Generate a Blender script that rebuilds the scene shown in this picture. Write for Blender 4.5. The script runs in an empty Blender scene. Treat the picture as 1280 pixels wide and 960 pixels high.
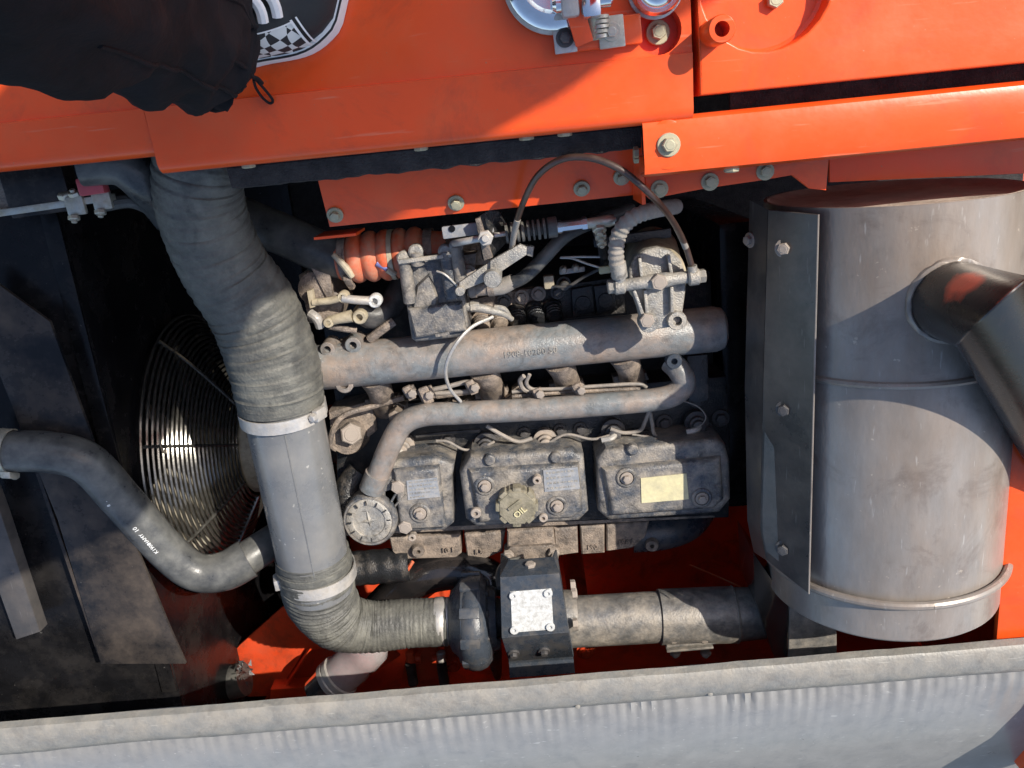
import bpy, bmesh, math, random
from mathutils import Vector, Matrix, Quaternion, noise
random.seed(7)
sc = bpy.context.scene
COL = sc.collection

# ------------------------------------------------------------------ camera
F, HC = 1050.0, 0.85                      # focal length in photo pixels (1280 wide), camera height above the deck
TILT, ROLL = math.atan(320 / F), math.radians(5.5)
cam = bpy.data.cameras.new('camera')
cam.sensor_width = 36.0
cam.lens = F / 1280 * 36.0
cam.clip_start, cam.clip_end = 0.02, 500
cam_o = bpy.data.objects.new('camera', cam)
COL.objects.link(cam_o)
RC = Matrix.Rotation(-ROLL, 3, 'Z') @ Matrix.Rotation(-TILT, 3, 'X')
cam_o.matrix_world = Matrix.Translation((0, 0, HC)) @ RC.to_4x4()
sc.camera = cam_o

# ------------------------------------------------------------------ sky, sun, exposure
SUN = Vector((0.78, 0.54, 0.95)).normalized()        # towards the sun
elev = math.asin(SUN.z)
azim = math.atan2(SUN.x, SUN.y)
w = bpy.data.worlds.new('World'); sc.world = w; w.use_nodes = True
nt = w.node_tree; nt.nodes.clear()
sky = nt.nodes.new('ShaderNodeTexSky'); sky.sky_type = 'NISHITA'; sky.sun_disc = False
sky.sun_elevation = elev; sky.sun_rotation = azim; sky.dust_density = 1.6; sky.air_density = 1.0; sky.ozone_density = 1.0
bg = nt.nodes.new('ShaderNodeBackground'); bg.inputs['Strength'].default_value = 0.15
wo = nt.nodes.new('ShaderNodeOutputWorld')
nt.links.new(sky.outputs[0], bg.inputs[0]); nt.links.new(bg.outputs[0], wo.inputs[0])
sl = bpy.data.lights.new('sun', 'SUN'); sl.energy = 4.3; sl.angle = math.radians(0.5); sl.color = (1.0, 0.93, 0.82)
so = bpy.data.objects.new('sun', sl); COL.objects.link(so)
so.rotation_euler = SUN.to_track_quat('Z', 'Y').to_euler()
so.location = SUN * 6
sc.view_settings.view_transform = 'Standard'; sc.view_settings.look = 'None'
sc.view_settings.exposure = 0.5; sc.view_settings.gamma = 1.0
sc.view_settings.use_curve_mapping = False
sc.render.engine = 'CYCLES'
sc.cycles.use_denoising = True
sc.cycles.max_bounces = 8

# ------------------------------------------------------------------ pixel -> place helpers
def P(px, py, z):
    d = RC @ Vector(((px - 640) / F, -(py - 480) / F, -1.0))
    t = (z - HC) / d.z
    return Vector((0, 0, HC)) + d * t
def MPP(px, py, z):                                   # metres per pixel there
    d = RC @ Vector(((px - 640) / F, -(py - 480) / F, -1.0))
    return ((z - HC) / d.z) / F
X, Y, Z = Vector((1, 0, 0)), Vector((0, 1, 0)), Vector((0, 0, 1))

# ------------------------------------------------------------------ materials
def mat(name, base, dust=None, amt=0.5, rough=0.5, metal=0.0, bump=0.15, scale=60, bscale=None, coat=0.0,
        var=0.25, up=0.0, drough=0.85, dscale=None, contrast=0.18, spots=None, spot_amt=0.0, spot_scale=300, streak=None, trans=0.0, stain=None, stain_amt=0.5, stain_scale=45, spec=0.5, croug=0.15, scratch=None, scratch_map=(5, 90, 5), scratch_amt=0.5, refl_patch=None):
    m = bpy.data.materials.new(name); m.use_nodes = True
    n = m.node_tree.nodes; l = m.node_tree.links
    b = n['Principled BSDF']
    tc = n.new('ShaderNodeTexCoord'); oi = n.new('ShaderNodeObjectInfo')
    va = n.new('ShaderNodeVectorMath'); va.operation = 'ADD'
    ml = n.new('ShaderNodeMath'); ml.operation = 'MULTIPLY'; ml.inputs[1].default_value = 37.0
    l.new(oi.outputs['Random'], ml.inputs[0]); l.new(tc.outputs['Object'], va.inputs[0]); l.new(ml.outputs[0], va.inputs[1])
    vec = va.outputs[0]
    if streak:
        mp = n.new('ShaderNodeMapping'); mp.inputs['Scale'].default_value = streak
        l.new(vec, mp.inputs[0]); vec2 = mp.outputs[0]
    else: vec2 = vec
    n1 = n.new('ShaderNodeTexNoise'); n1.inputs['Scale'].default_value = scale; n1.inputs['Detail'].default_value = 6; n1.inputs['Roughness'].default_value = 0.65
    l.new(vec2, n1.inputs['Vector'])
    rp = n.new('ShaderNodeMapRange'); rp.inputs[1].default_value = 0.3; rp.inputs[2].default_value = 0.7
    rp.inputs[3].default_value = 1 - var; rp.inputs[4].default_value = 1 + var
    l.new(n1.outputs[0], rp.inputs[0])
    mx = n.new('ShaderNodeMix'); mx.data_type = 'RGBA'; mx.blend_type = 'MULTIPLY'; mx.inputs[0].default_value = 1
    mx.inputs[6].default_value = (*base, 1); l.new(rp.outputs[0], mx.inputs[7])
    colo = mx.outputs[2]; ro = None
    if dust:
        n2 = n.new('ShaderNodeTexNoise'); n2.inputs['Scale'].default_value = dscale or scale * 0.35; n2.inputs['Detail'].default_value = 8; n2.inputs['Roughness'].default_value = 0.7
        l.new(vec2, n2.inputs['Vector'])
        src = n2.outputs[0]
        if up:
            g = n.new('ShaderNodeNewGeometry'); sx = n.new('ShaderNodeSeparateXYZ'); l.new(g.outputs['Normal'], sx.inputs[0])
            ma = n.new('ShaderNodeMath'); ma.operation = 'MULTIPLY_ADD'; ma.inputs[1].default_value = up; 
            l.new(sx.outputs[2], ma.inputs[0]); l.new(src, ma.inputs[2]); src = ma.outputs[0]
        r2 = n.new('ShaderNodeMapRange'); r2.inputs[1].default_value = 0.5 - contrast; r2.inputs[2].default_value = 0.5 + contrast
        r2.inputs[3].default_value = 0.0; r2.inputs[4].default_value = 1.0
        ad = n.new('ShaderNodeMath'); ad.operation = 'ADD'; ad.inputs[1].default_value = amt - 0.5; l.new(src, ad.inputs[0])
        l.new(ad.outputs[0], r2.inputs[0])
        m2 = n.new('ShaderNodeMix'); m2.data_type = 'RGBA'; l.new(r2.outputs[0], m2.inputs[0]); l.new(colo, m2.inputs[6]); 
        dm = n.new('ShaderNodeMix'); dm.data_type = 'RGBA'; dm.blend_type = 'MULTIPLY'; dm.inputs[0].default_value = 0.7
        dm.inputs[6].default_value = (*dust, 1); l.new(rp.outputs[0], dm.inputs[7])
        l.new(dm.outputs[2], m2.inputs[7]); colo = m2.outputs[2]
        r3 = n.new('ShaderNodeMapRange'); r3.inputs[3].default_value = rough; r3.inputs[4].default_value = drough
        l.new(r2.outputs[0], r3.inputs[0]); ro = r3.outputs[0]
        if metal:
            r4 = n.new('ShaderNodeMapRange'); r4.inputs[3].default_value = metal; r4.inputs[4].default_value = metal * 0.3
            l.new(r2.outputs[0], r4.inputs[0]); l.new(r4.outputs[0], b.inputs['Metallic'])
    elif metal: b.inputs['Metallic'].default_value = metal
    if spots:
        n3 = n.new('ShaderNodeTexNoise'); n3.inputs['Scale'].default_value = spot_scale; n3.inputs['Detail'].default_value = 3
        l.new(vec, n3.inputs['Vector'])
        r5 = n.new('ShaderNodeMapRange'); r5.inputs[1].default_value = 0.66 - spot_amt; r5.inputs[2].default_value = 0.72 - spot_amt
        l.new(n3.outputs[0], r5.inputs[0])
        m3 = n.new('ShaderNodeMix'); m3.data_type = 'RGBA'; l.new(r5.outputs[0], m3.inputs[0]); l.new(colo, m3.inputs[6]); m3.inputs[7].default_value = (*spots, 1)
        colo = m3.outputs[2]
    if stain:
        n6 = n.new('ShaderNodeTexNoise'); n6.inputs['Scale'].default_value = stain_scale; n6.inputs['Detail'].default_value = 10; n6.inputs['Roughness'].default_value = 0.72; n6.inputs['Distortion'].default_value = 0.6
        v6 = n.new('ShaderNodeVectorMath'); v6.operation = 'ADD'; v6.inputs[1].default_value = (3.1, 7.7, 1.3); l.new(vec, v6.inputs[0]); l.new(v6.outputs[0], n6.inputs['Vector'])
        r6 = n.new('ShaderNodeMapRange'); r6.inputs[1].default_value = 0.52; r6.inputs[2].default_value = 0.66; r6.inputs[4].default_value = stain_amt
        l.new(n6.outputs[0], r6.inputs[0])
        m6 = n.new('ShaderNodeMix'); m6.data_type = 'RGBA'; l.new(r6.outputs[0], m6.inputs[0]); l.new(colo, m6.inputs[6]); m6.inputs[7].default_value = (*stain, 1)
        colo = m6.outputs[2]
    if scratch:
        for q, thr in (((0, 0, 0.05), 0.69), ((0.3, 0.25, 0.9), 0.68)):
            mq = n.new('ShaderNodeMapping'); mq.inputs['Rotation'].default_value = q; mq.inputs['Scale'].default_value = scratch_map; l.new(vec, mq.inputs[0])
            n7 = n.new('ShaderNodeTexNoise'); n7.inputs['Scale'].default_value = 4.0; n7.inputs['Detail'].default_value = 3; l.new(mq.outputs[0], n7.inputs['Vector'])
            r7 = n.new('ShaderNodeMapRange'); r7.inputs[1].default_value = thr; r7.inputs[2].default_value = thr + 0.07; r7.inputs[4].default_value = scratch_amt
            l.new(n7.outputs[0], r7.inputs[0])
            m7 = n.new('ShaderNodeMix'); m7.data_type = 'RGBA'; l.new(r7.outputs[0], m7.inputs[0]); l.new(colo, m7.inputs[6]); m7.inputs[7].default_value = (*scratch, 1)
            colo = m7.outputs[2]
    if refl_patch:                                             # orange rail reflection painted into the base colour, ragged at its edge
        pc, pr_, pcol = refl_patch
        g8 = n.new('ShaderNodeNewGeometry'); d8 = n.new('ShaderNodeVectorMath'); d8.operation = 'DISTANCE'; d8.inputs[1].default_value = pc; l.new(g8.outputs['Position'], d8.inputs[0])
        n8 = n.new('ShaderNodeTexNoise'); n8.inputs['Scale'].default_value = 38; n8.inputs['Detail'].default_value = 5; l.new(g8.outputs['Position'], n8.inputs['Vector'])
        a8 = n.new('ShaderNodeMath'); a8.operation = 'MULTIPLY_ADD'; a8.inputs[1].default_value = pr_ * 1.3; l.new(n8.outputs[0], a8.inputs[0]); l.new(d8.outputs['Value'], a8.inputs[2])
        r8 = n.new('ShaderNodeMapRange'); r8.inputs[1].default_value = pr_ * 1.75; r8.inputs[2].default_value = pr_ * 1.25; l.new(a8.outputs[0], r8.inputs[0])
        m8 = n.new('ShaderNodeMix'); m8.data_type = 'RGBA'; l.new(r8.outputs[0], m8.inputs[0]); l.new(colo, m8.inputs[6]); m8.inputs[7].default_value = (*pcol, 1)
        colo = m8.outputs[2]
    l.new(colo, b.inputs['Base Color'])
    if ro is None:
        rr = n.new('ShaderNodeMapRange'); rr.inputs[3].default_value = max(0.02, rough - 0.12); rr.inputs[4].default_value = min(1, rough + 0.12)
        l.new(n1.outputs[0], rr.inputs[0]); ro = rr.outputs[0]
    l.new(ro, b.inputs['Roughness'])
    if bump:
        n4 = n.new('ShaderNodeTexNoise'); n4.inputs['Scale'].default_value = bscale or scale * 4; n4.inputs['Detail'].default_value = 4
        l.new(vec2, n4.inputs['Vector'])
        bp = n.new('ShaderNodeBump'); bp.inputs['Strength'].default_value = bump; bp.inputs['Distance'].default_value = 0.003
        l.new(n4.outputs[0], bp.inputs['Height']); l.new(bp.outputs[0], b.inputs['Normal'])
    b.inputs['Coat Weight'].default_value = coat; b.inputs['Coat Roughness'].default_value = croug; b.inputs['Specular IOR Level'].default_value = spec
    if trans: b.inputs['Transmission Weight'].default_value = trans
    return m

TAN = (0.34, 0.28, 0.22)
M = {}
M['orange'] = mat('orange_paint', (0.82, 0.086, 0.012), (0.72, 0.115, 0.03), 0.36, 0.28, bump=0.04, scale=7, bscale=160, coat=0.14, croug=0.08, var=0.07, dscale=11, drough=0.40, spec=0.4, spots=(0.50, 0.18, 0.09), spot_amt=-0.06, spot_scale=300, stain=(0.45, 0.065, 0.022), stain_amt=0.5, stain_scale=9, scratch=(0.74, 0.24, 0.13), scratch_amt=0.4, scratch_map=(3, 40, 3))
M['orange_deep'] = mat('orange_frame_paint', (0.70, 0.06, 0.012), (0.30, 0.09, 0.045), 0.38, 0.35, bump=0.08, scale=14, bscale=200, coat=0.15, var=0.15, stain=(0.16, 0.04, 0.02), stain_amt=0.6, stain_scale=14)
M['engine'] = mat('engine_grey_paint', (0.072, 0.080, 0.093), (0.27, 0.238, 0.198), 0.465, 0.27, bump=0.45, scale=80, bscale=420, var=0.28, up=0.03, dscale=30, drough=0.52, contrast=0.11, stain=(0.035, 0.034, 0.033), stain_amt=0.75, stain_scale=34, spots=(0.45, 0.41, 0.34), spot_amt=-0.03, spot_scale=240, scratch=(0.34, 0.33, 0.31), scratch_map=(9, 70, 9), scratch_amt=0.5)
M['engine_dark'] = mat('oily_dark_casting', (0.018, 0.019, 0.021), (0.12, 0.102, 0.085), 0.36, 0.28, bump=0.4, scale=60, bscale=420, var=0.35, dscale=35, contrast=0.13)
M['slate'] = mat('slate_grey_paint', (0.045, 0.055, 0.070), (0.115, 0.105, 0.095), 0.40, 0.26, bump=0.2, scale=50, bscale=600, var=0.2, dscale=40, drough=0.5, contrast=0.14)
M['cast'] = mat('dusty_tan_casting', (0.14, 0.118, 0.102), (0.33, 0.262, 0.205), 0.50, 0.42, bump=0.55, scale=70, bscale=420, var=0.3, dscale=36, drough=0.6, contrast=0.13, stain=(0.04, 0.035, 0.032), stain_amt=0.7, stain_scale=55)
M['pipe'] = mat('dusty_grey_pipe_paint', (0.175, 0.188, 0.192), (0.31, 0.23, 0.175), 0.46, 0.28, bump=0.25, scale=70, bscale=520, var=0.25, dscale=17, contrast=0.15, drough=0.45, stain=(0.07, 0.065, 0.06), stain_amt=0.55, stain_scale=46, spots=(0.40, 0.38, 0.34), spot_amt=-0.03, spot_scale=330)
M['rubber'] = mat('dusty_black_rubber', (0.020, 0.021, 0.024), (0.15, 0.145, 0.128), 0.50, 0.42, bump=0.35, scale=50, bscale=420, var=0.25, up=0.03, dscale=22, contrast=0.22, spec=0.35, drough=0.6)
M['rubber_wrap'] = mat('cloth_wrapped_rubber', (0.030, 0.031, 0.034), (0.185, 0.18, 0.152), 0.52, 0.42, drough=0.62, stain=(0.045, 0.045, 0.042), stain_amt=0.6, stain_scale=22, bump=0.45, scale=45, bscale=260, var=0.25, dscale=18, contrast=0.26, spec=0.35)
M['hose_blk'] = mat('smooth_black_hose_rubber', (0.016, 0.019, 0.025), (0.17, 0.167, 0.15), 0.46, 0.22, bump=0.1, scale=24, bscale=300, var=0.2, dscale=14, contrast=0.2, drough=0.45, spec=0.4, streak=(1, 1, 1))
M['tube_grey'] = mat('grey_painted_tube', (0.125, 0.132, 0.14), (0.21, 0.20, 0.182), 0.44, 0.22, drough=0.4, spots=(0.36, 0.35, 0.32), spot_amt=-0.03, spot_scale=120, bump=0.06, scale=20, bscale=300, var=0.14, coat=0.25, dscale=12, contrast=0.22)
M['black'] = mat('oily_black_steel', (0.007, 0.007, 0.008), (0.030, 0.027, 0.025), 0.36, 0.22, bump=0.12, scale=18, bscale=120, var=0.4, dscale=14, drough=0.45, spec=0.22, spots=(0.12, 0.115, 0.105), spot_amt=-0.06, spot_scale=200)
M['blackplate'] = mat('worn_black_plate', (0.013, 0.014, 0.017), (0.085, 0.066, 0.05), 0.42, 0.22, bump=0.08, scale=16, bscale=160, var=0.35, dscale=8, contrast=0.18, drough=0.42, spec=0.25, spots=(0.20, 0.19, 0.17), spot_amt=-0.08, spot_scale=220)
M['wire_guard'] = mat('oily_brass_brown_wire', (0.15, 0.145, 0.13), None, 0, 0.20, bump=0.05, scale=80, var=0.4, coat=0.3, metal=0.75)
M['muffler'] = mat('weathered_muffler_steel', (0.285, 0.270, 0.252), (0.225, 0.172, 0.132), 0.51, 0.31, 0.35, bump=0.10, scale=26, bscale=200, var=0.18, dscale=7, contrast=0.2, drough=0.46, streak=(1.0, 0.35, 1.0), spots=(0.44, 0.38, 0.31), spot_amt=-0.045, spot_scale=90, stain=(0.14, 0.108, 0.088), stain_amt=0.6, stain_scale=13, scratch=(0.46, 0.44, 0.41), scratch_map=(40, 7, 40), scratch_amt=0.45)
M['muffler_dark'] = mat('glossy_black_exhaust_steel', (0.018, 0.017, 0.018), (0.045, 0.036, 0.032), 0.40, 0.16, 0.2, bump=0.05, scale=22, bscale=200, var=0.2, coat=0.5, croug=0.06, dscale=12, drough=0.3)
M['shield'] = mat('blackened_sheet_steel', (0.065, 0.065, 0.067), (0.14, 0.118, 0.10), 0.44, 0.26, 0.35, bump=0.05, scale=14, bscale=200, var=0.25, dscale=10, contrast=0.2, drough=0.4, stain=(0.03, 0.03, 0.031), stain_amt=0.5, stain_scale=12, scratch=(0.22, 0.21, 0.20), scratch_map=(60, 6, 60), scratch_amt=0.5)
M['exhaust'] = mat('scaled_exhaust_pipe', (0.17, 0.165, 0.158), (0.31, 0.272, 0.225), 0.47, 0.38, 0.35, bump=0.18, scale=90, bscale=300, var=0.28, dscale=40, contrast=0.14, drough=0.55, stain=(0.075, 0.068, 0.062), stain_amt=0.55, stain_scale=40)
M['zinc'] = mat('zinc_plated_steel', (0.55, 0.53, 0.46), (0.42, 0.36, 0.24), 0.42, 0.34, 0.75, bump=0.08, scale=160, var=0.15)
M['bolt'] = mat('passivated_bolt_steel', (0.42, 0.40, 0.30), (0.36, 0.32, 0.2), 0.5, 0.38, 0.6, bump=0.1, scale=260, var=0.2)
M['bolt_dirty'] = mat('dusty_painted_bolt', (0.20, 0.185, 0.17), (0.40, 0.33, 0.27), 0.52, 0.5, 0.1, bump=0.2, scale=200, var=0.2)
M['bolt_dark'] = mat('dark_oily_bolt', (0.05, 0.05, 0.055), (0.16, 0.14, 0.12), 0.4, 0.4, 0.2, bump=0.2, scale=200, var=0.2)
M['chrome'] = mat('chromed_steel', (0.78, 0.78, 0.79), None, 0, 0.12, 0.95, bump=0.0, scale=40, var=0.08)
M['alu'] = mat('dull_aluminium', (0.52, 0.50, 0.47), (0.40, 0.35, 0.29), 0.42, 0.38, 0.55, bump=0.15, scale=90, var=0.15)
M['alu_cast'] = mat('dusty_cast_aluminium', (0.26, 0.257, 0.245), (0.38, 0.34, 0.28), 0.48, 0.36, 0.25, drough=0.55, stain=(0.06, 0.055, 0.05), stain_amt=0.7, stain_scale=60, bump=0.45, scale=80, bscale=500, var=0.22, dscale=34, contrast=0.14)
M['cream'] = mat('cream_dusty_plastic', (0.46, 0.40, 0.28), (0.27, 0.22, 0.16), 0.44, 0.4, bump=0.15, scale=70, var=0.2, stain=(0.10, 0.08, 0.06), stain_amt=0.55, stain_scale=60)
M['plate_white'] = mat('worn_aluminium_label', (0.62, 0.63, 0.62), (0.36, 0.35, 0.33), 0.45, 0.45, bump=0.2, scale=160, var=0.12, dscale=130, contrast=0.12)
M['plate_yellow'] = mat('faded_yellow_label', (0.62, 0.56, 0.33), (0.46, 0.42, 0.28), 0.45, 0.6, bump=0.1, scale=90, var=0.1, dscale=70)
M['plate_blue'] = mat('faded_grey_label', (0.22, 0.235, 0.26), (0.33, 0.32, 0.31), 0.45, 0.6, bump=0.15, scale=120, var=0.12, dscale=110, contrast=0.1)
M['cap'] = mat('dusty_olive_plastic_cap', (0.15, 0.135, 0.085), (0.27, 0.24, 0.18), 0.52, 0.5, bump=0.3, scale=90, var=0.2, stain=(0.06, 0.052, 0.042), stain_amt=0.6, stain_scale=60)
M['silicone'] = mat('orange_silicone_rubber', (0.66, 0.115, 0.04), (0.40, 0.27, 0.18), 0.43, 0.5, bump=0.15, scale=60, var=0.1, dscale=40)
M['wire'] = mat('dusty_wire_insulation', (0.16, 0.15, 0.14), (0.36, 0.31, 0.26), 0.5, 0.5, bump=0.1, scale=120, var=0.2)
M['wire_blk'] = mat('black_wire_insulation', (0.02, 0.02, 0.02), (0.11, 0.1, 0.09), 0.4, 0.4, bump=0.1, scale=120, var=0.2)
M['fuel_line'] = mat('brown_plastic_fuel_line', (0.035, 0.016, 0.012), (0.10, 0.07, 0.055), 0.36, 0.28, bump=0.08, scale=40, var=0.2, coat=0.3)
M['braid'] = mat('grey_braided_hose', (0.24, 0.225, 0.20), (0.38, 0.33, 0.28), 0.5, 0.75, bump=0.5, scale=120, bscale=900, var=0.15)
M['foam'] = mat('crumbling_black_foam_and_shade', (0.018, 0.018, 0.020), (0.045, 0.043, 0.042), 0.42, 0.95, bump=0.9, scale=120, bscale=420, var=0.3)
M['sill'] = mat('dusty_rubber_edge_trim', (0.17, 0.172, 0.166), (0.29, 0.26, 0.215), 0.44, 0.40, bump=0.22, scale=50, bscale=260, var=0.14, up=0.06, dscale=34, contrast=0.25, drough=0.55, stain=(0.11, 0.10, 0.09), stain_amt=0.4, stain_scale=40, scratch=(0.36, 0.34, 0.30), scratch_map=(6, 80, 6), scratch_amt=0.6)
M['panel_grey'] = mat('grey_glossy_body_panel', (0.20, 0.20, 0.198), (0.27, 0.262, 0.248), 0.44, 0.26, bump=0.06, scale=26, bscale=120, var=0.10, coat=0.2, dscale=22, contrast=0.3, drough=0.4, spots=(0.42, 0.41, 0.38), spot_amt=-0.05, spot_scale=220, stain=(0.12, 0.125, 0.135), stain_amt=0.35, stain_scale=30, scratch=(0.40, 0.40, 0.38), scratch_map=(14, 30, 14), scratch_amt=0.5)
M['cloth'] = mat('black_cotton_cloth', (0.011, 0.010, 0.012), None, 0, 0.9, bump=0.8, scale=30, bscale=70, var=0.35, spec=0.25)
M['skin'] = mat('skin', (0.45, 0.27, 0.19), None, 0, 0.5, bump=0.05, scale=60, var=0.08)
M['hair'] = mat('hair_black', (0.012, 0.010, 0.009), None, 0, 0.5, bump=0.5, scale=200, var=0.3)
M['shoe_white'] = mat('white_rubber_canvas', (0.78, 0.78, 0.76), None, 0, 0.6, bump=0.15, scale=120, var=0.06)
M['shoe_black'] = mat('black_canvas', (0.02, 0.022, 0.024), None, 0, 0.7, bump=0.3, scale=300, bscale=2000, var=0.2)
M['clear'] = mat('frosted_clear_plastic', (0.55, 0.50, 0.50), None, 0, 0.22, bump=0.1, scale=60, var=0.1, trans=0.55)
M['red_plastic'] = mat('pink_red_plastic', (0.50, 0.08, 0.09), None, 0, 0.35, bump=0.05, scale=60, var=0.1)
M['tape_blue'] = mat('blue_metal_screw', (0.20, 0.22, 0.45), None, 0, 0.4, 0.3, bump=0.05, scale=100, var=0.1)
M['ink_white'] = mat('white_print', (0.75, 0.75, 0.73), None, 0, 0.6, bump=0, scale=100, var=0.05)
M['ink_dark'] = mat('dark_print', (0.08, 0.08, 0.08), None, 0, 0.6, bump=0, scale=100, var=0.05)
M['lid'] = mat('sunlit_tan_lid_steel', (0.44, 0.38, 0.32), (0.58, 0.50, 0.42), 0.5, 0.5, bump=0.3, scale=40, bscale=260, var=0.2, dscale=22, stain=(0.28, 0.22, 0.17), stain_amt=0.5, stain_scale=24)  # tan paled to stand for sunlight that the rails block
M['fan_blade'] = mat('brown_dusty_fan_plastic', (0.36, 0.325, 0.26), (0.20, 0.17, 0.13), 0.45, 0.3, bump=0.1, scale=40, var=0.3)

# checkerboard canvas for the shoe
mc = bpy.data.materials.new('checkered_canvas'); mc.use_nodes = True
_n = mc.node_tree.nodes; _l = mc.node_tree.links
_t = _n.new('ShaderNodeTexCoord'); _c = _n.new('ShaderNodeTexChecker'); _c.inputs['Scale'].default_value = 88
_mp = _n.new('ShaderNodeMapping'); _mp.inputs['Rotation'].default_value = (0.3, 0.2, 0.5)
_c.inputs[1].default_value = (0.72, 0.72, 0.68, 1); _c.inputs[2].default_value = (0.02, 0.02, 0.022, 1)
_l.new(_t.outputs['Object'], _mp.inputs[0]); _l.new(_mp.outputs[0], _c.inputs[0]); _l.new(_c.outputs[0], _n['Principled BSDF'].inputs[0]); _n['Principled BSDF'].inputs['Roughness'].default_value = 0.7
M['checker'] = mc

# ------------------------------------------------------------------ mesh builder
def basis(d, ref=None):
    d = d.normalized()
    ref = ref or (Z if abs(d.z) < 0.9 else X)
    u = ref.cross(d).normalized(); v = d.cross(u).normalized()
    return u, v, d
def catmull(pts, n):
    if n <= 1 or len(pts) < 3: return [Vector(p) for p in pts]
    pts = [Vector(p) for p in pts]; out = []
    k = len(pts[0])
    ext = [pts[0] * 2 - pts[1]] + pts + [pts[-1] * 2 - pts[-2]]
    for i in range(1, len(ext) - 2):
        p0, p1, p2, p3 = ext[i - 1:i + 3]
        for j in range(n):
            t = j / n
            out.append(0.5 * ((2 * p1) + (p2 - p0) * t + (2 * p0 - 5 * p1 + 4 * p2 - p3) * t * t + (3 * p1 - p0 - 3 * p2 + p3) * t ** 3))
    out.append(pts[-1]); return out

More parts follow.
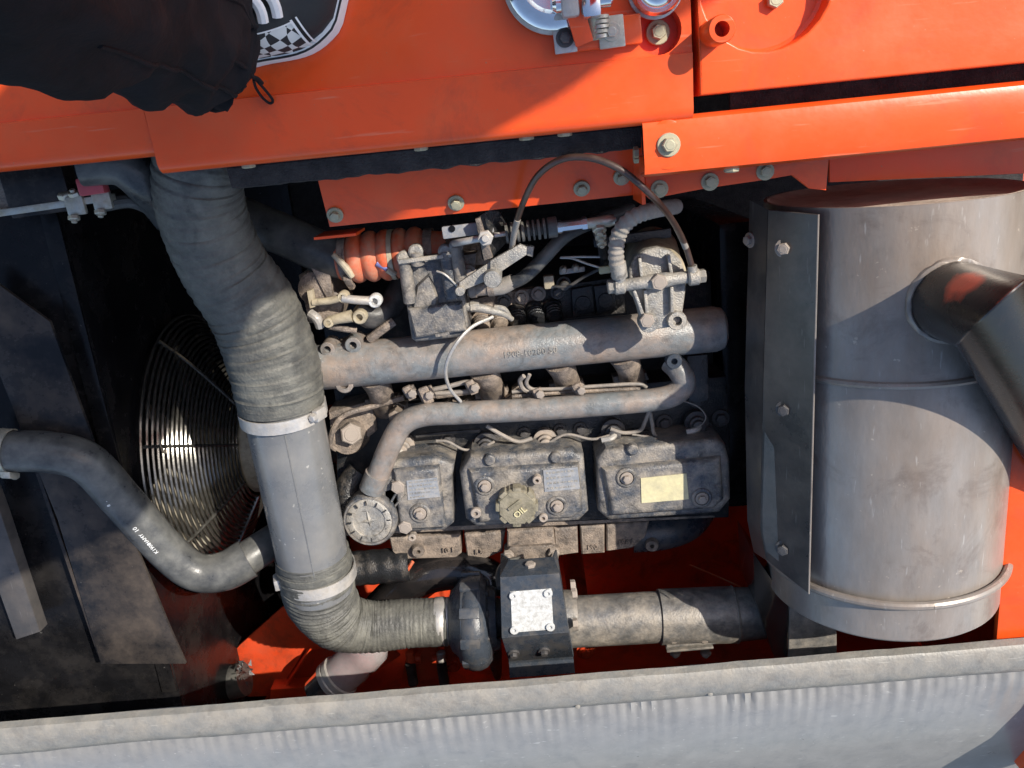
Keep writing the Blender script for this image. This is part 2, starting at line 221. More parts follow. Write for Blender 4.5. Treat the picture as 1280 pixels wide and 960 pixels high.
class MB:
    def __init__(s): s.v = []; s.f = []
    def add(s, vs, fs):
        o = len(s.v); s.v += [Vector(v) for v in vs]; s.f += [tuple(i + o for i in f) for f in fs]; return s
    def bm(s, b):
        b.verts.index_update(); s.add([v.co.copy() for v in b.verts], [[v.index for v in f.verts] for f in b.faces]); b.free(); return s
    def box(s, c, size, rot=None, bev=0.0, seg=2):
        b = bmesh.new(); bmesh.ops.create_cube(b, size=1)
        for v in b.verts: v.co = Vector((v.co.x * size[0], v.co.y * size[1], v.co.z * size[2]))
        if bev: bmesh.ops.bevel(b, geom=b.edges[:], offset=bev, segments=seg, affect='EDGES', profile=0.6)
        R = (rot or Matrix.Identity(3)).to_4x4()
        R.translation = Vector(c)
        b.transform(R); return s.bm(b)
    def ring_strip(s, rings, closed=True, cap0=True, cap1=True):
        n = len(rings[0]); vs = [p for r in rings for p in r]; fs = []
        for i in range(len(rings) - 1):
            for j in range(n if closed else n - 1):
                a = i * n + j; b_ = i * n + (j + 1) % n
                fs.append((a, b_, b_ + n, a + n))
        if cap0: fs.append(tuple(range(n - 1, -1, -1)))
        if cap1: fs.append(tuple(range((len(rings) - 1) * n, len(rings) * n)))
        return s.add(vs, fs)
    def lathe(s, p, d, prof, seg=24, cap0=True, cap1=True, ph=0.0, ref=None):
        u, v, d = basis(Vector(d), ref); p = Vector(p)
        rings = [[p + d * t + (u * math.cos(ph + 2 * math.pi * k / seg) + v * math.sin(ph + 2 * math.pi * k / seg)) * r for k in range(seg)] for t, r in prof]
        return s.ring_strip(rings, True, cap0, cap1)
    def tube(s, pts, rad, seg=14, n=6, wob=0.0, cap=True, fr=0.0):
        ex = [Vector((*p, rad[i] if isinstance(rad, (list, tuple)) else rad)) for i, p in enumerate(pts)]
        c = catmull(ex, n)
        pr = None; rings = []
        for i, q in enumerate(c):
            p = q.xyz; a = c[max(0, i - 1)].xyz; b_ = c[min(len(c) - 1, i + 1)].xyz
            d = (b_ - a).normalized()
            if pr is None: u = (Z if abs(d.z) < 0.9 else X).cross(d).normalized()
            else: u = (pr - d * pr.dot(d)).normalized()
            pr = u; v = d.cross(u); r = q[3]
            ring = []
            for k in range(seg):
                an = 2 * math.pi * k / seg
                rr = r
                if wob: rr += wob * (noise.noise(Vector((p.x * 60 + math.cos(an) * 1.2, p.y * 60 + math.sin(an) * 1.2, i * 0.8))))
                ring.append(p + (u * math.cos(an) + v * math.sin(an)) * rr)
            rings.append(ring)
        return s.ring_strip(rings, True, cap, cap)
    def prism(s, top, depth, bev=0.0, seg=2, taper=1.0, holes=()):
        """top: outline points (any z each), extruded by a vector; optional round holes (centre, radius)"""
        b = bmesh.new(); dv = Vector(depth)
        tv = [b.verts.new(Vector(p)) for p in top]
        ed = [b.edges.new((tv[i], tv[(i + 1) % len(tv)])) for i in range(len(tv))]
        for c, r in holes:
            c = Vector(c); hv = [b.verts.new(c + Vector((math.cos(a), math.sin(a), 0)) * r) for a in [2 * math.pi * k / 28 for k in range(28)]]
            ed += [b.edges.new((hv[i], hv[(i + 1) % 28])) for i in range(28)]
        if holes: bmesh.ops.triangle_fill(b, use_beauty=True, use_dissolve=False, edges=ed)
        else: b.faces.new(tv)
        bmesh.ops.recalc_face_normals(b, faces=b.faces[:])
        cen = sum((v.co for v in tv), Vector()) / len(tv)
        bound = [e for e in b.edges if len(e.link_faces) == 1]
        r = bmesh.ops.extrude_face_region(b, geom=b.faces[:], use_keep_orig=True)
        nv = [g for g in r['geom'] if isinstance(g, bmesh.types.BMVert)]
        for v in nv: v.co = cen + (v.co - cen) * taper + dv
        bmesh.ops.recalc_face_normals(b, faces=b.faces[:])
        if bev: 
            bound = [e for e in bound if e.is_valid]
            bmesh.ops.bevel(b, geom=bound, offset=bev, segments=seg, affect='EDGES', profile=0.6, clamp_overlap=True)
        return s.bm(b)
    def sheet(s, prof, x0, x1, th=0.003, axis='X'):
        """a folded sheet: profile points (a, z) swept along an axis, with thickness th towards the inside"""
        n = len(prof); off = []
        for i, (y, z) in enumerate(prof):
            a = prof[max(0, i - 1)]; b_ = prof[min(n - 1, i + 1)]
            d = Vector((b_[0] - a[0], b_[1] - a[1])).normalized()
            off.append((y + d.y * th, z - d.x * th))
        loop = list(prof) + off[::-1]
        mk = (lambda q, x: Vector((x, q[0], q[1]))) if axis == 'X' else (lambda q, x: Vector((q[0], x, q[1])))
        rings = [[mk(q, x) for q in loop] for x in (x0, x1)]
        nn = len(loop); fs = []
        vs = rings[0] + rings[1]
        for j in range(nn):
            fs.append((j, (j + 1) % nn, (j + 1) % nn + nn, j + nn))
        for i in range(n - 1):
            fs.append((i, i + 1, nn - 2 - i, nn - 1 - i)); fs.append((i + nn, nn - 1 - i + nn, nn - 2 - i + nn, i + 1 + nn))
        return s.add(vs, fs)

WM = {}
def mesh_of(mb, name, mat_, ang=35):
    me = bpy.data.meshes.new(name)
    c = Vector()
    if mb.v:
        lo = Vector((min(v[i] for v in mb.v) for i in range(3))); hi = Vector((max(v[i] for v in mb.v) for i in range(3))); c = (lo + hi) / 2
    me.from_pydata([v - c for v in mb.v], [], mb.f)
    b = bmesh.new(); b.from_mesh(me); bmesh.ops.recalc_face_normals(b, faces=b.faces[:]); b.to_mesh(me); b.free()
    me.shade_smooth(); me.set_sharp_from_angle(angle=math.radians(ang))
    me.materials.append(mat_)
    return me, c
def link(o, world, parent):
    COL.objects.link(o); o.matrix_basis = world; WM[o] = world
    if parent is not None:
        o.parent = parent; o.matrix_parent_inverse = WM[parent].inverted()
    return o
def obj(name, mb, material, parent=None, ang=35):
    me, c = mesh_of(mb, name, M[material] if isinstance(material, str) else material, ang)
    return link(bpy.data.objects.new(name, me), Matrix.Translation(c), parent)
def tag(o, label=None, cat=None, group=None, kind=None):
    if label: o['label'] = label
    if cat: o['category'] = cat
    if group: o['group'] = group
    if kind: o['kind'] = kind
    return o
def thing(name, label, cat, loc, group=None):
    o = bpy.data.objects.new(name, None); o.empty_display_size = 0.02
    link(o, Matrix.Translation(loc), None)
    return tag(o, label, cat, group)
def orient(d, spin=0.0):
    return Vector(d).normalized().to_track_quat('Z', 'Y').to_matrix() @ Matrix.Rotation(spin, 3, 'Z')

_bolt = {}
def bolt(parent, p, d, r, material='bolt', kind='flange', name='bolt'):
    key = (material, kind)
    if key not in _bolt:
        mb = MB()
        if kind == 'flange':
            mb.lathe((0, 0, -0.15), Z, [(0, 1.0), (0.30, 1.0), (0.36, 0.94)], 20)
            mb.lathe((0, 0, 0.2), Z, [(0, 0.64), (0.50, 0.64), (0.58, 0.56)], 6)
            mb.lathe((0, 0, 0.78), Z, [(0, 0.42), (0.03, 0.36)], 12)
        elif kind == 'hex':
            mb.lathe((0, 0, -0.1), Z, [(0, 1.0), (0.7, 1.0), (0.82, 0.88)], 6)
            mb.lathe((0, 0, 0.72), Z, [(0, 0.66), (0.05, 0.6)], 14)
        elif kind == 'nut':
            mb.lathe((0, 0, -0.1), Z, [(0, 1.0), (0.6, 1.0), (0.7, 0.88)], 6)
            mb.lathe((0, 0, 0.5), Z, [(0, 0.48), (0.55, 0.48), (0.62, 0.40)], 12)
        elif kind == 'socket':
            mb.lathe((0, 0, -0.1), Z, [(0, 1.0), (0.55, 1.0), (0.62, 0.94), (0.62, 0.42), (0.2, 0.36)], 18)
        me, c = mesh_of(mb, name, M[material], 25)
        _bolt[key] = (me, c)
    me, c = _bolt[key]
    W = Matrix.Translation(p) @ orient(d, random.uniform(0, 1)).to_4x4() @ Matrix.Scale(r, 4) @ Matrix.Translation(c)
    return link(bpy.data.objects.new(name, me), W, parent)
def text_mesh(name, s, p, xdir, nrm, size, material, parent, ext=0.0003):
    cu = bpy.data.curves.new(name, 'FONT'); cu.body = s; cu.size = size; cu.extrude = ext; cu.align_x = 'CENTER'; cu.align_y = 'CENTER'
    cu.resolution_u = 2
    t = bpy.data.objects.new(name, cu); COL.objects.link(t)
    dg = bpy.context.evaluated_depsgraph_get()
    me = bpy.data.meshes.new_from_object(t.evaluated_get(dg)); bpy.data.objects.remove(t)
    me.name = name; me.materials.clear(); me.materials.append(M[material])
    xd = Vector(xdir).normalized(); nz = (Vector(nrm) - xd * Vector(nrm).dot(xd)).normalized(); yd = nz.cross(xd)
    W = Matrix((xd, yd, nz)).transposed().to_4x4(); W.translation = Vector(p)
    return link(bpy.data.objects.new(name, me), W, parent)
def PL(lst, z=None):
    return [P(*q) if len(q) == 3 else P(q[0], q[1], z) for q in lst]
def towards(p): return (Vector((0, 0, HC)) - p).normalized()
def band(parent, p, d, r, wdt, material='zinc', name='clamp', th=0.0012, screw=None):
    mb = MB(); d = Vector(d).normalized()
    mb.lathe(Vector(p) - d * wdt / 2, d, [(0, r * 0.985), (0, r + th), (wdt, r + th), (wdt, r * 0.985)], 40, False, False)
    o = obj(name, mb, material, parent)
    if screw is not None:
        u = Vector(screw).normalized(); t = d.cross(u).normalized(); c = Vector(p) + u * (r + th + 0.004)
        R = Matrix((t, d, u)).transposed()
        obj('screw_housing', MB().box(c, (0.020, wdt * 0.95, 0.009), R, 0.002), material, o)
        mb = MB().lathe(c + t * 0.009, t, [(0, 0.0055), (0.007, 0.0055), (0.008, 0.004)], 6)
        obj('screw', mb, material, o)
    return o

# ================================================================== THE SETTING: floor and walls of the engine bay
XD = P(865, 60, 0).x                       # joint between the two deck panels
YB = -0.705                                # inner edge of the sill
fl = obj('bay_floor', MB().box((-0.12, -0.30, -0.81), (2.2, 1.5, 0.02)), 'orange_deep'); tag(fl, kind='structure')
fw = obj('bay_wall_front', MB().box((-0.12, -1.035, -0.535), (2.2, 0.02, 0.53)), 'orange_deep'); tag(fw, kind='structure')
rw = obj('bay_wall_right', MB().box((0.70, -0.665, -0.45), (0.02, 0.71, 0.70), bev=0.004), 'orange'); tag(rw, kind='structure')
bolt(rw, P(1238, 748, -0.40).to_3d() * 0 + Vector((0.689, P(1238, 748, -0.35).y, -0.35)), -X, 0.010, 'bolt', 'flange')
obj('corner_post', MB().box((0.672, -0.66, -0.44), (0.05, 0.05, 0.70), bev=0.008), 'orange', rw)
obj('side_ledge', MB().box((P(1258, 650, -.12).x + .2, -0.53, -0.125), (0.4, 0.38, 0.01), None, .003), 'orange', rw)
bw = obj('bay_shade_back', MB().box((-0.12, 0.45, -0.41), (2.2, 0.02, 0.78)), 'foam'); tag(bw, kind='structure')  # black surface stands for the deep shade behind the engine
im_ = obj('bay_shade_sheet', MB().box((-0.12, -0.03, -0.792), (2.15, 0.95, 0.012)), 'foam'); tag(im_, kind='structure')  # black sheet laid over the floor in place of deep shade
ob_ = obj('black_floor_plate', MB().box((-0.80, -0.40, -0.775), (0.74, 1.24, 0.014)), 'black'); tag(ob_, kind='structure')  # plain black plate covering the orange floor on the left
# ---- back of the muffler recess
rb = obj('bay_wall_recess', MB().box((0.56, -0.028, -0.44), (0.60, 0.012, 0.70)), 'orange_deep'); tag(rb, kind='structure')

# ================================================================== DECK
dk = thing('deck_panel', 'broad orange deck sheet with a scuffed crease, carrying the sneaker and chrome latch', 'deck panel', (-0.4, 0.3, -0.05))
hole = P(823, 38, 0); hr = 29 * MPP(823, 38, 0)
yc = 0.052
obj('deck_sheet', MB().prism([(-1.3, yc, 0), (XD, yc, 0), (XD, 1.0, 0), (-1.3, 1.0, 0)], (0, 0, -0.004), holes=[(hole, hr)]), 'orange', dk)
prof = [(yc, 0.0), (yc - 0.006, -0.0010), (0.012, -0.0040)]
R_ = 0.010
def fold(ye, zl):
    pf = [(yc, 0.0), (yc - 0.006, -0.0011), (ye + R_ + 0.010, -0.0040)]
    for k in range(0, 7):
        a = math.radians(90 + 15 * k); pf.append((ye + R_ + R_ * math.cos(a), -0.0042 - R_ + R_ * math.sin(a)))
    pf.append((ye, zl)); return pf
obj('front_fold', MB().sheet(fold(-0.007, -0.042), -0.350, XD, 0.003), 'orange', dk)
obj('front_fold', MB().sheet(fold(0.010, -0.030), -1.3, -0.3505, 0.003), 'orange', dk)
obj('side_lip', MB().box((XD - 0.0015, 0.50, -0.030), (0.003, 0.98, 0.05)), 'orange', dk)
obj('well', MB().lathe(hole - Z * 0.022, Z, [(0, 0.001), (0, hr), (0.020, hr)], 32, True, False), 'orange_deep', dk)
bolt(dk, P(823, 40, -0.012) - Z * 0.004, Z, 0.0115, 'bolt')
for px, py in ((310, 208), (526, 185), (658, 171), (706, 166)):
    p = P(px, py, -0.022); bolt(dk, Vector((p.x, -0.0075, -0.024)), -Y, 0.0075, 'bolt', 'hex')
# seal of crumbling foam under the front edge
mb = MB(); x0 = P(290, 215, -0.06).x; x1 = P(799, 165, -0.06).x
n_ = 70; rings = []
for i in range(n_ + 1):
    x = x0 + (x1 - x0) * i / n_
    j1 = 0.003 * noise.noise(Vector((x * 60, 3, 0))); j2 = 0.003 * noise.noise(Vector((x * 90, 9, 0)))
    rings.append([Vector((x, -0.032 + j1, -0.050)), Vector((x, -0.034 + j1, -0.078 + j2)), Vector((x, -0.005, -0.082)), Vector((x, -0.0035, -0.048)), Vector((x, -0.012, -0.0445))])
mb.ring_strip(rings)
fs = obj('foam_seal', mb, 'foam'); tag(fs, 'ragged black foam strip under the folded orange deck edge', 'seal')

# right hand deck panel
XR = XD + 0.006
rp_ = thing('hatch_panel', 'orange hatch panel with round dish and hollow standoff, right of the seam', 'hatch panel', (0.7, 0.5, -0.04))
ye = P(940, 113, 0).y
dish = P(958, -25, 0); dr = 0.062
obj('hatch_sheet', MB().prism([(XR, ye, 0.002), (1.3, ye, 0.002), (1.3, 1.0, 0.002), (XR, 1.0, 0.002)], (0, 0, -0.035), bev=0.011, seg=4, holes=[(dish + Z * 0.002, dr)]), 'orange', rp_)
obj('dish', MB().lathe(dish - Z * 0.022, Z, [(0, 0.001), (0.001, dr * 0.93), (0.004, dr * 0.985), (0.021, dr * 0.999)], 40, True, False), 'orange', rp_)
bolt(rp_, P(968, 0, -0.018), Z, 0.008, 'bolt', 'hex')
sp = P(890, 42, 0.0)
obj('standoff', MB().lathe(Vector((sp.x, sp.y, -0.002)), Z, [(0, 0.0125), (0.040, 0.0125), (0.042, 0.0115), (0.042, 0.0068), (0.012, 0.0068)], 24), 'orange', rp_)

# cross rail, lower rail
cr = thing('cross_rail', 'orange cross rail with a big washered bolt, below the dark slot', 'rail', P(900, 180, -0.06))
ztop = -0.008
ya = P(940, 139, ztop).y; yb = P(940, 205, ztop).y
xa = P(804, 180, ztop).x
pf = [(ya + 0.0, ztop - 0.03), (ya, ztop - 0.006), (ya - 0.003, ztop - 0.001), (ya - 0.008, ztop), (yb + 0.008, ztop), (yb + 0.002, ztop - 0.002), (yb, ztop - 0.008), (yb, ztop - 0.035)]
obj('rail_channel', MB().sheet(pf, xa, 1.3, 0.003), 'orange', cr)
obj('rail_tongue', MB().box((P(830, 143, ztop).x, ya + 0.012, ztop - 0.008), (0.040, 0.030, 0.006), bev=0.002), 'orange', cr)
obj('slot_shade_strip', MB().box((0.76, ya + 0.010, -0.040), (1.08, 0.05, 0.006)), 'foam', cr)  # dark strip added so the slot reads as deep shade
bt = P(835, 181, ztop); obj('pad', MB().prism([bt + Vector((0.022 * math.cos(a), 0.024 * math.sin(a), 0.002)) if math.cos(a) < 0 else bt + Vector((0.018 * math.cos(a), 0.024 * math.sin(a), 0.002)) for a in [2 * math.pi * k / 24 for k in range(24)]], (0, 0, -0.004), 0.001), 'orange', cr)
bolt(cr, bt + Z * 0.003, Z, 0.0115, 'bolt')
p = P(914, 205, -0.022); bolt(cr, Vector((p.x, yb - 0.001, -0.022)), -Y, 0.008, 'bolt', 'hex')

lr = thing('lower_rail', 'shaded red-orange lower rail with three washered bolts beside the canister', 'rail', P(900, 220, -0.12))
zt = -0.075
out = PL([(806, 202), (1040, 172), (1300, 140), (1300, 168), (1036, 200), (1033, 238), (1012, 236), (990, 219), (955, 225), (880, 236), (812, 249), (807, 244)], zt)
obj('rail_plate', MB().prism(out, (0, 0, -0.004), 0.001), 'orange', lr)
for px, py in ((824, 236), (887, 227), (956, 214)): bolt(lr, P(px, py, zt) + Z * 0.001, Z, 0.0095, 'bolt')
obj('rear_ledge', MB().prism(PL([(1037, 185), (1300, 150), (1300, 216), (1037, 228)], -0.145), (0, 0, -.004), .001), 'orange', lr)
obj('rail_web', MB().box((P(808, 240, zt).x - 0.004, P(808, 225, zt).y, zt - 0.03), (0.004, 0.05, 0.07)), 'orange', lr)
p = P(797, 195, -0.06)
for k in range(2): bolt(lr, P(797, 190 + 7 * k, -0.05 - 0.012 * k), -X, 0.006, 'bolt', 'hex')

# the shaded red side plate under the deck edge
sp_ = thing('side_plate', 'shaded red plate with four washered bolts under the deck edge', 'plate', P(600, 240, -0.14))
tl, tr, br, bl = P(392, 205, -0.105), P(801, 155, -0.105), P(803, 243, -0.135), P(412, 284, -0.135)
bc = P(806, 236, -0.133)
obj('plate_sheet', MB().prism([bl, br - Vector((0.006, 0, 0)), bc - Vector((0.0, 0, 0)), tr, tl], (0, 0.001, -0.004), 0.001), 'orange', sp_)
def on_plate(px, py):
    nrm = (br - bl).cross(tl - bl).normalized(); d = P(px, py, -0.1) - Vector((0, 0, HC)); t = (bl - Vector((0, 0, HC))).dot(nrm) / d.dot(nrm)
    return Vector((0, 0, HC)) + d * t, (nrm if nrm.z > 0 else -nrm)
for px, py in ((419, 268), (570, 253), (727, 235), (777, 221)):
    q, nn = on_plate(px, py); bolt(sp_, q + nn * 0.001, nn, 0.0095, 'bolt')
obj('lower_lip', MB().prism([bl - Z * 0.004, br - Vector((0.03, 0, 0.004)), br - Vector((0.03, 0.0, 0.03)), bl + Vector((0.02, 0, -0.03))], (0, 0.003, 0)), 'orange', sp_)
obj('hanging_tab', MB().box(P(425, 292, -0.17), (0.05, 0.003, 0.06)), 'orange', sp_)

# ------------------------------------------------------------------ latch and chrome lamps on the deck
lt = thing('hood_latch', 'zinc and orange over-centre latch bolted to the deck by the round well', 'latch', P(740, 45, 0))
a, b_ = P(706, 48, 0.012), P(764, 40, 0.012)
ux = (b_ - a).normalized(); uy = Z.cross(ux)
RL = Matrix((ux, uy, Z)).transposed()
mid = (a + b_) / 2
obj('base_block', MB().box(mid + uy * 0.0 + ux * 0.012 - Z * 0.006, (0.076, 0.026, 0.012), RL, 0.002), 'orange', lt)
t1 = obj('foot', MB().box(a + Z * 0.001, (0.021, 0.026, 0.004), RL, 0.0012), 'alu', lt); bolt(t1, a + Z * 0.003, Z, 0.0085, 'bolt_dark')
t2 = obj('foot', MB().box(b_ + Z * 0.001, (0.024, 0.028, 0.004), RL, 0.0012), 'zinc', lt); bolt(t2, b_ + Z * 0.003, Z, 0.0085, 'zinc')
c = P(723, 28, 0.03)
RT = RL @ Matrix.Rotation(math.radians(14), 3, 'Z') @ Matrix.Rotation(math.radians(25), 3, 'X')
st = obj('strap', MB().box(c, (0.017, 0.040, 0.004), RT, 0.001), 'orange', lt)
for q in (-0.004, 0.008): obj('slot', MB().lathe(c + RT @ Vector((0.0, 0.012 + q, 0.0015)), RT @ Z, [(0, 0.0022), (0.001, 0.0022)], 10), 'bolt_dark', st)
obj('spring', MB().tube([P(744, 48, 0.014), P(742, 30, 0.018), P(741, 18, 0.022)], 0.0075, 12, 3), 'bolt', lt)
for k in range(5): obj('spring_coil', MB().lathe(P(750, 48 - 6 * k, 0.015 + 0.0015 * k), uy, [(0, 0.004), (0, 0.0085), (0.003, 0.0085), (0.003, 0.004)], 16, False, False), 'zinc', lt)
obj('barrel', MB().lathe(P(690, 6, 0.03), ux, [(0, 0.006), (0.003, 0.0085), (0.052, 0.0085), (0.054, 0.006)], 18), 'chrome', lt)
obj('knuckle', MB().box(P(738, 5, 0.035), (0.018, 0.024, 0.018), RL, 0.005), 'chrome', lt)
obj('knuckle', MB().box(P(712, 3, 0.034), (0.016, 0.026, 0.016), RL, 0.004), 'alu', lt)
obj('hook', MB().tube([P(704, 15, 0.03), P(712, 22, 0.02), P(710, 34, 0.010)], 0.003, 8, 3), 'chrome', lt)
cl = thing('chrome_housing', 'chrome half-round housing standing behind the latch at the deck', 'housing', P(690, -12, 0))
cc = P(690, -22, 0)
obj('shell', MB().lathe(cc, Z, [(0, 0.040), (0.006, 0.043), (0.020, 0.043), (0.024, 0.039), (0.026, 0.030), (0.022, 0.026)], 40), 'chrome', cl)
obj('rim', MB().lathe(cc + Z * 0.004, Z, [(0, 0.043), (0.002, 0.046), (0.006, 0.046), (0.008, 0.043)], 40, False, False), 'alu', cl)
obj('lens_block', MB().box(cc + Vector((0.012, -0.030, 0.020)), (0.03, 0.012, 0.012), None, 0.003), 'alu', cl)
cp = thing('chrome_boss', 'polished stepped chrome disc beside the round bolt well', 'cap', P(820, -15, 0))
cc = P(818, -12, 0)
obj('disc', MB().lathe(cc, Z, [(0, 0.022), (0.004, 0.0235), (0.014, 0.0235), (0.018, 0.021), (0.018, 0.018), (0.022, 0.016), (0.026, 0.010)], 36), 'chrome', cp)
obj('rim', MB().lathe(cc + Z * 0.0005, Z, [(0, 0.0235), (0.001, 0.0255), (0.004, 0.0255), (0.005, 0.0235)], 36, False, False), 'alu', cp)

# ------------------------------------------------------------------ unseen panel added only to cast shade on deck and left of bay
A0 = P(665, 120, 0.0)
eb = A0 + SUN * (1.0 / SUN.z)
vv = A0 - P(332, 362, -0.14); ed = (vv - SUN * (vv.z / SUN.z)).normalized(); ev = Vector((0, 0.92, 0.39)).normalized()
L0, L1 = eb + ed * ((-0.02 - eb.x) / ed.x), eb + ed * 0.75
rh = thing('shade_panel', 'orange panel added out of view above the deck to cast shade', 'shade panel', (0.6, 0.75, 1.0))
nrm = ed.cross(ev).normalized()
mb = MB(); edge = []
for i in range(25):
    q = L0 + (L1 - L0) * i / 24
    edge.append(q + ev * (0.012 * noise.noise(Vector((i * 0.6, 2, 0)))))
edge = [q for q in edge if q.x > 0.60]
flap = [Vector((x, y, 1.0)) for x, y in ((0.10, 0.12), (0.20, 0.150), (0.33, 0.195), (0.42, 0.225), (0.48, 0.275), (0.53, 0.36))]
mb.prism(flap + edge + [L1 + ev * 0.36, edge[0] + ev * .40, flap[3] + ev * .52, flap[0] + ev * .66], nrm * 0.02)
obj('lid', mb, 'orange', rh)  # added shade caster, its edge shaped to the shadow line
obj('shade_panel_prop', MB().tube([Vector((0.9, 0.95, 0.0)), L1 + ev * 0.3 - ed * 0.1], 0.010, 10, 1), 'bolt_dark', rh)
obj('shade_panel_prop', MB().tube([Vector((0.35, 0.95, 0.0)), flap[3] + ev * .38], 0.010, 10, 1), 'bolt_dark', rh)

# ================================================================== SILL AT THE BOTTOM
sl_ = thing('sill_trim', 'dusty grey rounded trim bar along the outer edge of the bay', 'trim', (0, -0.73, -0.16))
zs = -0.10
y0 = P(640, 848, zs - .016).y
bwid = abs(y0 - P(640, 886, zs - .026).y)
mb = MB(); rings = []; n_ = 150
for i in range(n_ + 1):
    x = -1.25 + 2.5 * i / n_
    w1 = 0.0022 * noise.noise(Vector((x * 9, 0, 0))) + 0.0010 * noise.noise(Vector((x * 40, 5, 0)))
    w2 = 0.0030 * noise.noise(Vector((x * 6, 7, 0))) + 0.0012 * noise.noise(Vector((x * 55, 1, 0)))
    yc_ = y0 - bwid * 0.5; ring = []
    for (u, h) in ((-0.25, -0.07), (-0.10, -0.034), (0.36, -0.021), (0.5, -0.013), (0.44, -0.003), (0.36, 0.0), (0.1, 0.001), (-0.2, -0.003), (-0.38, -0.010), (-0.46, -0.017), (-0.52, -0.024), (-0.50, -0.030), (-0.40, -0.034), (-0.40, -0.07)):
        ring.append(Vector((x, yc_ + u * bwid + (w1 if u > 0 else w2), zs + h + w1 * 0.5)))
    rings.append(ring)
mb.ring_strip(rings)
bar = obj('trim_bar', mb, 'sill', sl_)
for px, py in ((940, 860), (888, 868), (978, 857), (722, 884), (812, 868)):
    p = P(px, py, zs - 0.004); obj('lump', MB().lathe(p - Z * 0.002, Z, [(0, 0.0040), (0.0025, 0.0032), (0.0032, 0.0015)], 10), 'sill', bar)
pn = thing('outer_panel', 'glossy grey outer panel with a crinkled top fold beyond the trim bar', 'panel', (0, -0.9, -0.3))
mb = MB(); yq = y0 - bwid - 0.004; nx = 520; prf = [(0.040, -0.030), (0.012, -0.040), (0.0, -0.048), (-0.010, -0.046), (-0.020, -0.043), (-0.034, -0.043), (-0.052, -0.047), (-0.09, -0.058), (-0.16, -0.085), (-0.30, -0.16)]
vs, fcs = [], []
for i in range(nx + 1):
    x = -1.25 + 2.5 * i / nx
    ph = (x + 0.012 * noise.noise(Vector((x * 11, 0, 4)))) / 0.0175
    for j, (dy, dz) in enumerate(prf):
        amp = [0, 0.0008, 0.0026, 0.0042, 0.0040, 0.0022, 0.0008, 0.0002, 0, 0][j] * (0.55 + 0.9 * noise.noise(Vector((x * 14, 1, 1))))
        if x < -0.25: amp *= max(0.25, 1 + (x + 0.25) * 2.0)
        vs.append(Vector((x, yq + dy, zs + dz + amp * math.sin(2 * math.pi * ph) + 0.002 * noise.noise(Vector((x * 5, dy * 30, 2))))))
k = len(prf)
for i in range(nx):
    for j in range(k - 1): fcs.append((i * k + j, i * k + j + 1, (i + 1) * k + j + 1, (i + 1) * k + j))
mb.add(vs, fcs); obj('panel_sheet', mb, 'panel_grey', pn, 60)
obj('panel_skirt', MB().box((0, yq - 0.30, -0.52), (2.5, 0.004, 0.52)), 'panel_grey', pn)

# ================================================================== LEFT: FAN, SHROUD, RADIATOR PLATES
XS = P(166, 540, -0.28).x
fc = P(245, 565, -0.50); fc = Vector((XS, fc.y, -0.50))
sh = thing('fan_shroud', 'oily black fan shroud box around the wire fan guard', 'shroud', (XS - 0.1, fc.y, -0.8))
def yzplate(mb, x, ylo, yhi, zlo, zhi, cy, cz, r, th):
    b = bmesh.new()
    o = [(ylo, zlo), (yhi, zlo), (yhi, zhi), (ylo, zhi)]
    ov = [b.verts.new((x, q[0], q[1])) for q in o]; ed = [b.edges.new((ov[i], ov[(i + 1) % 4])) for i in range(4)]
    hv = [b.verts.new((x, cy + r * math.cos(2 * math.pi * k / 64), cz + r * math.sin(2 * math.pi * k / 64))) for k in range(64)]
    ed += [b.edges.new((hv[i], hv[(i + 1) % 64])) for i in range(64)]
    bmesh.ops.triangle_fill(b, use_beauty=True, edges=ed)
    r_ = bmesh.ops.extrude_face_region(b, geom=b.faces[:], use_keep_orig=True)
    for g in r_['geom']:
        if isinstance(g, bmesh.types.BMVert): g.co.x -= th
    mb.bm(b)
RG = 0.235
mb = MB(); yzplate(mb, XS - 0.004, -1.02, -0.03, -0.80, -0.235, fc.y, fc.z, RG - 0.01, 0.004); obj('shroud_face', mb, 'black', sh)
obj('shroud_ring', MB().lathe(Vector((XS - 0.06, fc.y, fc.z)), X, [(0, RG - 0.012), (0.064, RG - 0.012), (0.064, RG - 0.004), (0, RG - 0.004)], 64, False, False), 'black', sh)
obj('shroud_top', MB().prism([(XS - 0.001, -1.0, -0.231), (XS - 0.001, -0.03, -0.231), (-1.25, -0.03, -0.231), (-1.25, -1.0, -0.231)], (0, 0, -0.004), 0.002), 'black', sh)
obj('shroud_flange', MB().box((XS - 0.012, -0.40, -0.2275), (0.022, 0.72, 0.004), None, 0.001), 'black', sh)
rad = obj('radiator_core', MB().box((XS - 0.14, -0.42, -0.52), (0.06, 0.72, 0.54)), 'blackplate'); tag(rad, 'dark finned radiator core behind the cooling fan', 'radiator')
gd = thing('fan_guard', 'conical guard of glossy black concentric wires around the fan', 'fan guard', fc - Z * RG)
NR = 23
for i in range(NR):
    t = i / (NR - 1); r = RG - (RG - 0.085) * t; x = 0.004 + 0.085 * t ** 0.85
    pts = [fc + Vector((x, r * math.cos(a), r * math.sin(a))) for a in [2 * math.pi * k / 72 for k in range(73)]]
    obj('ring', MB().tube(pts, 0.0026, 6, 1, cap=False), 'wire_guard', gd)
for k in range(8):
    a = math.radians(22 + 45 * k)
    pts = [fc + Vector((0.006 + 0.085 * t ** 0.85, (RG - (RG - 0.085) * t) * math.cos(a), (RG - (RG - 0.085) * t) * math.sin(a))) for t in (0, .25, .5, .75, 1)]
    obj('spoke', MB().tube(pts, 0.0030, 6, 3), 'wire_guard', gd)
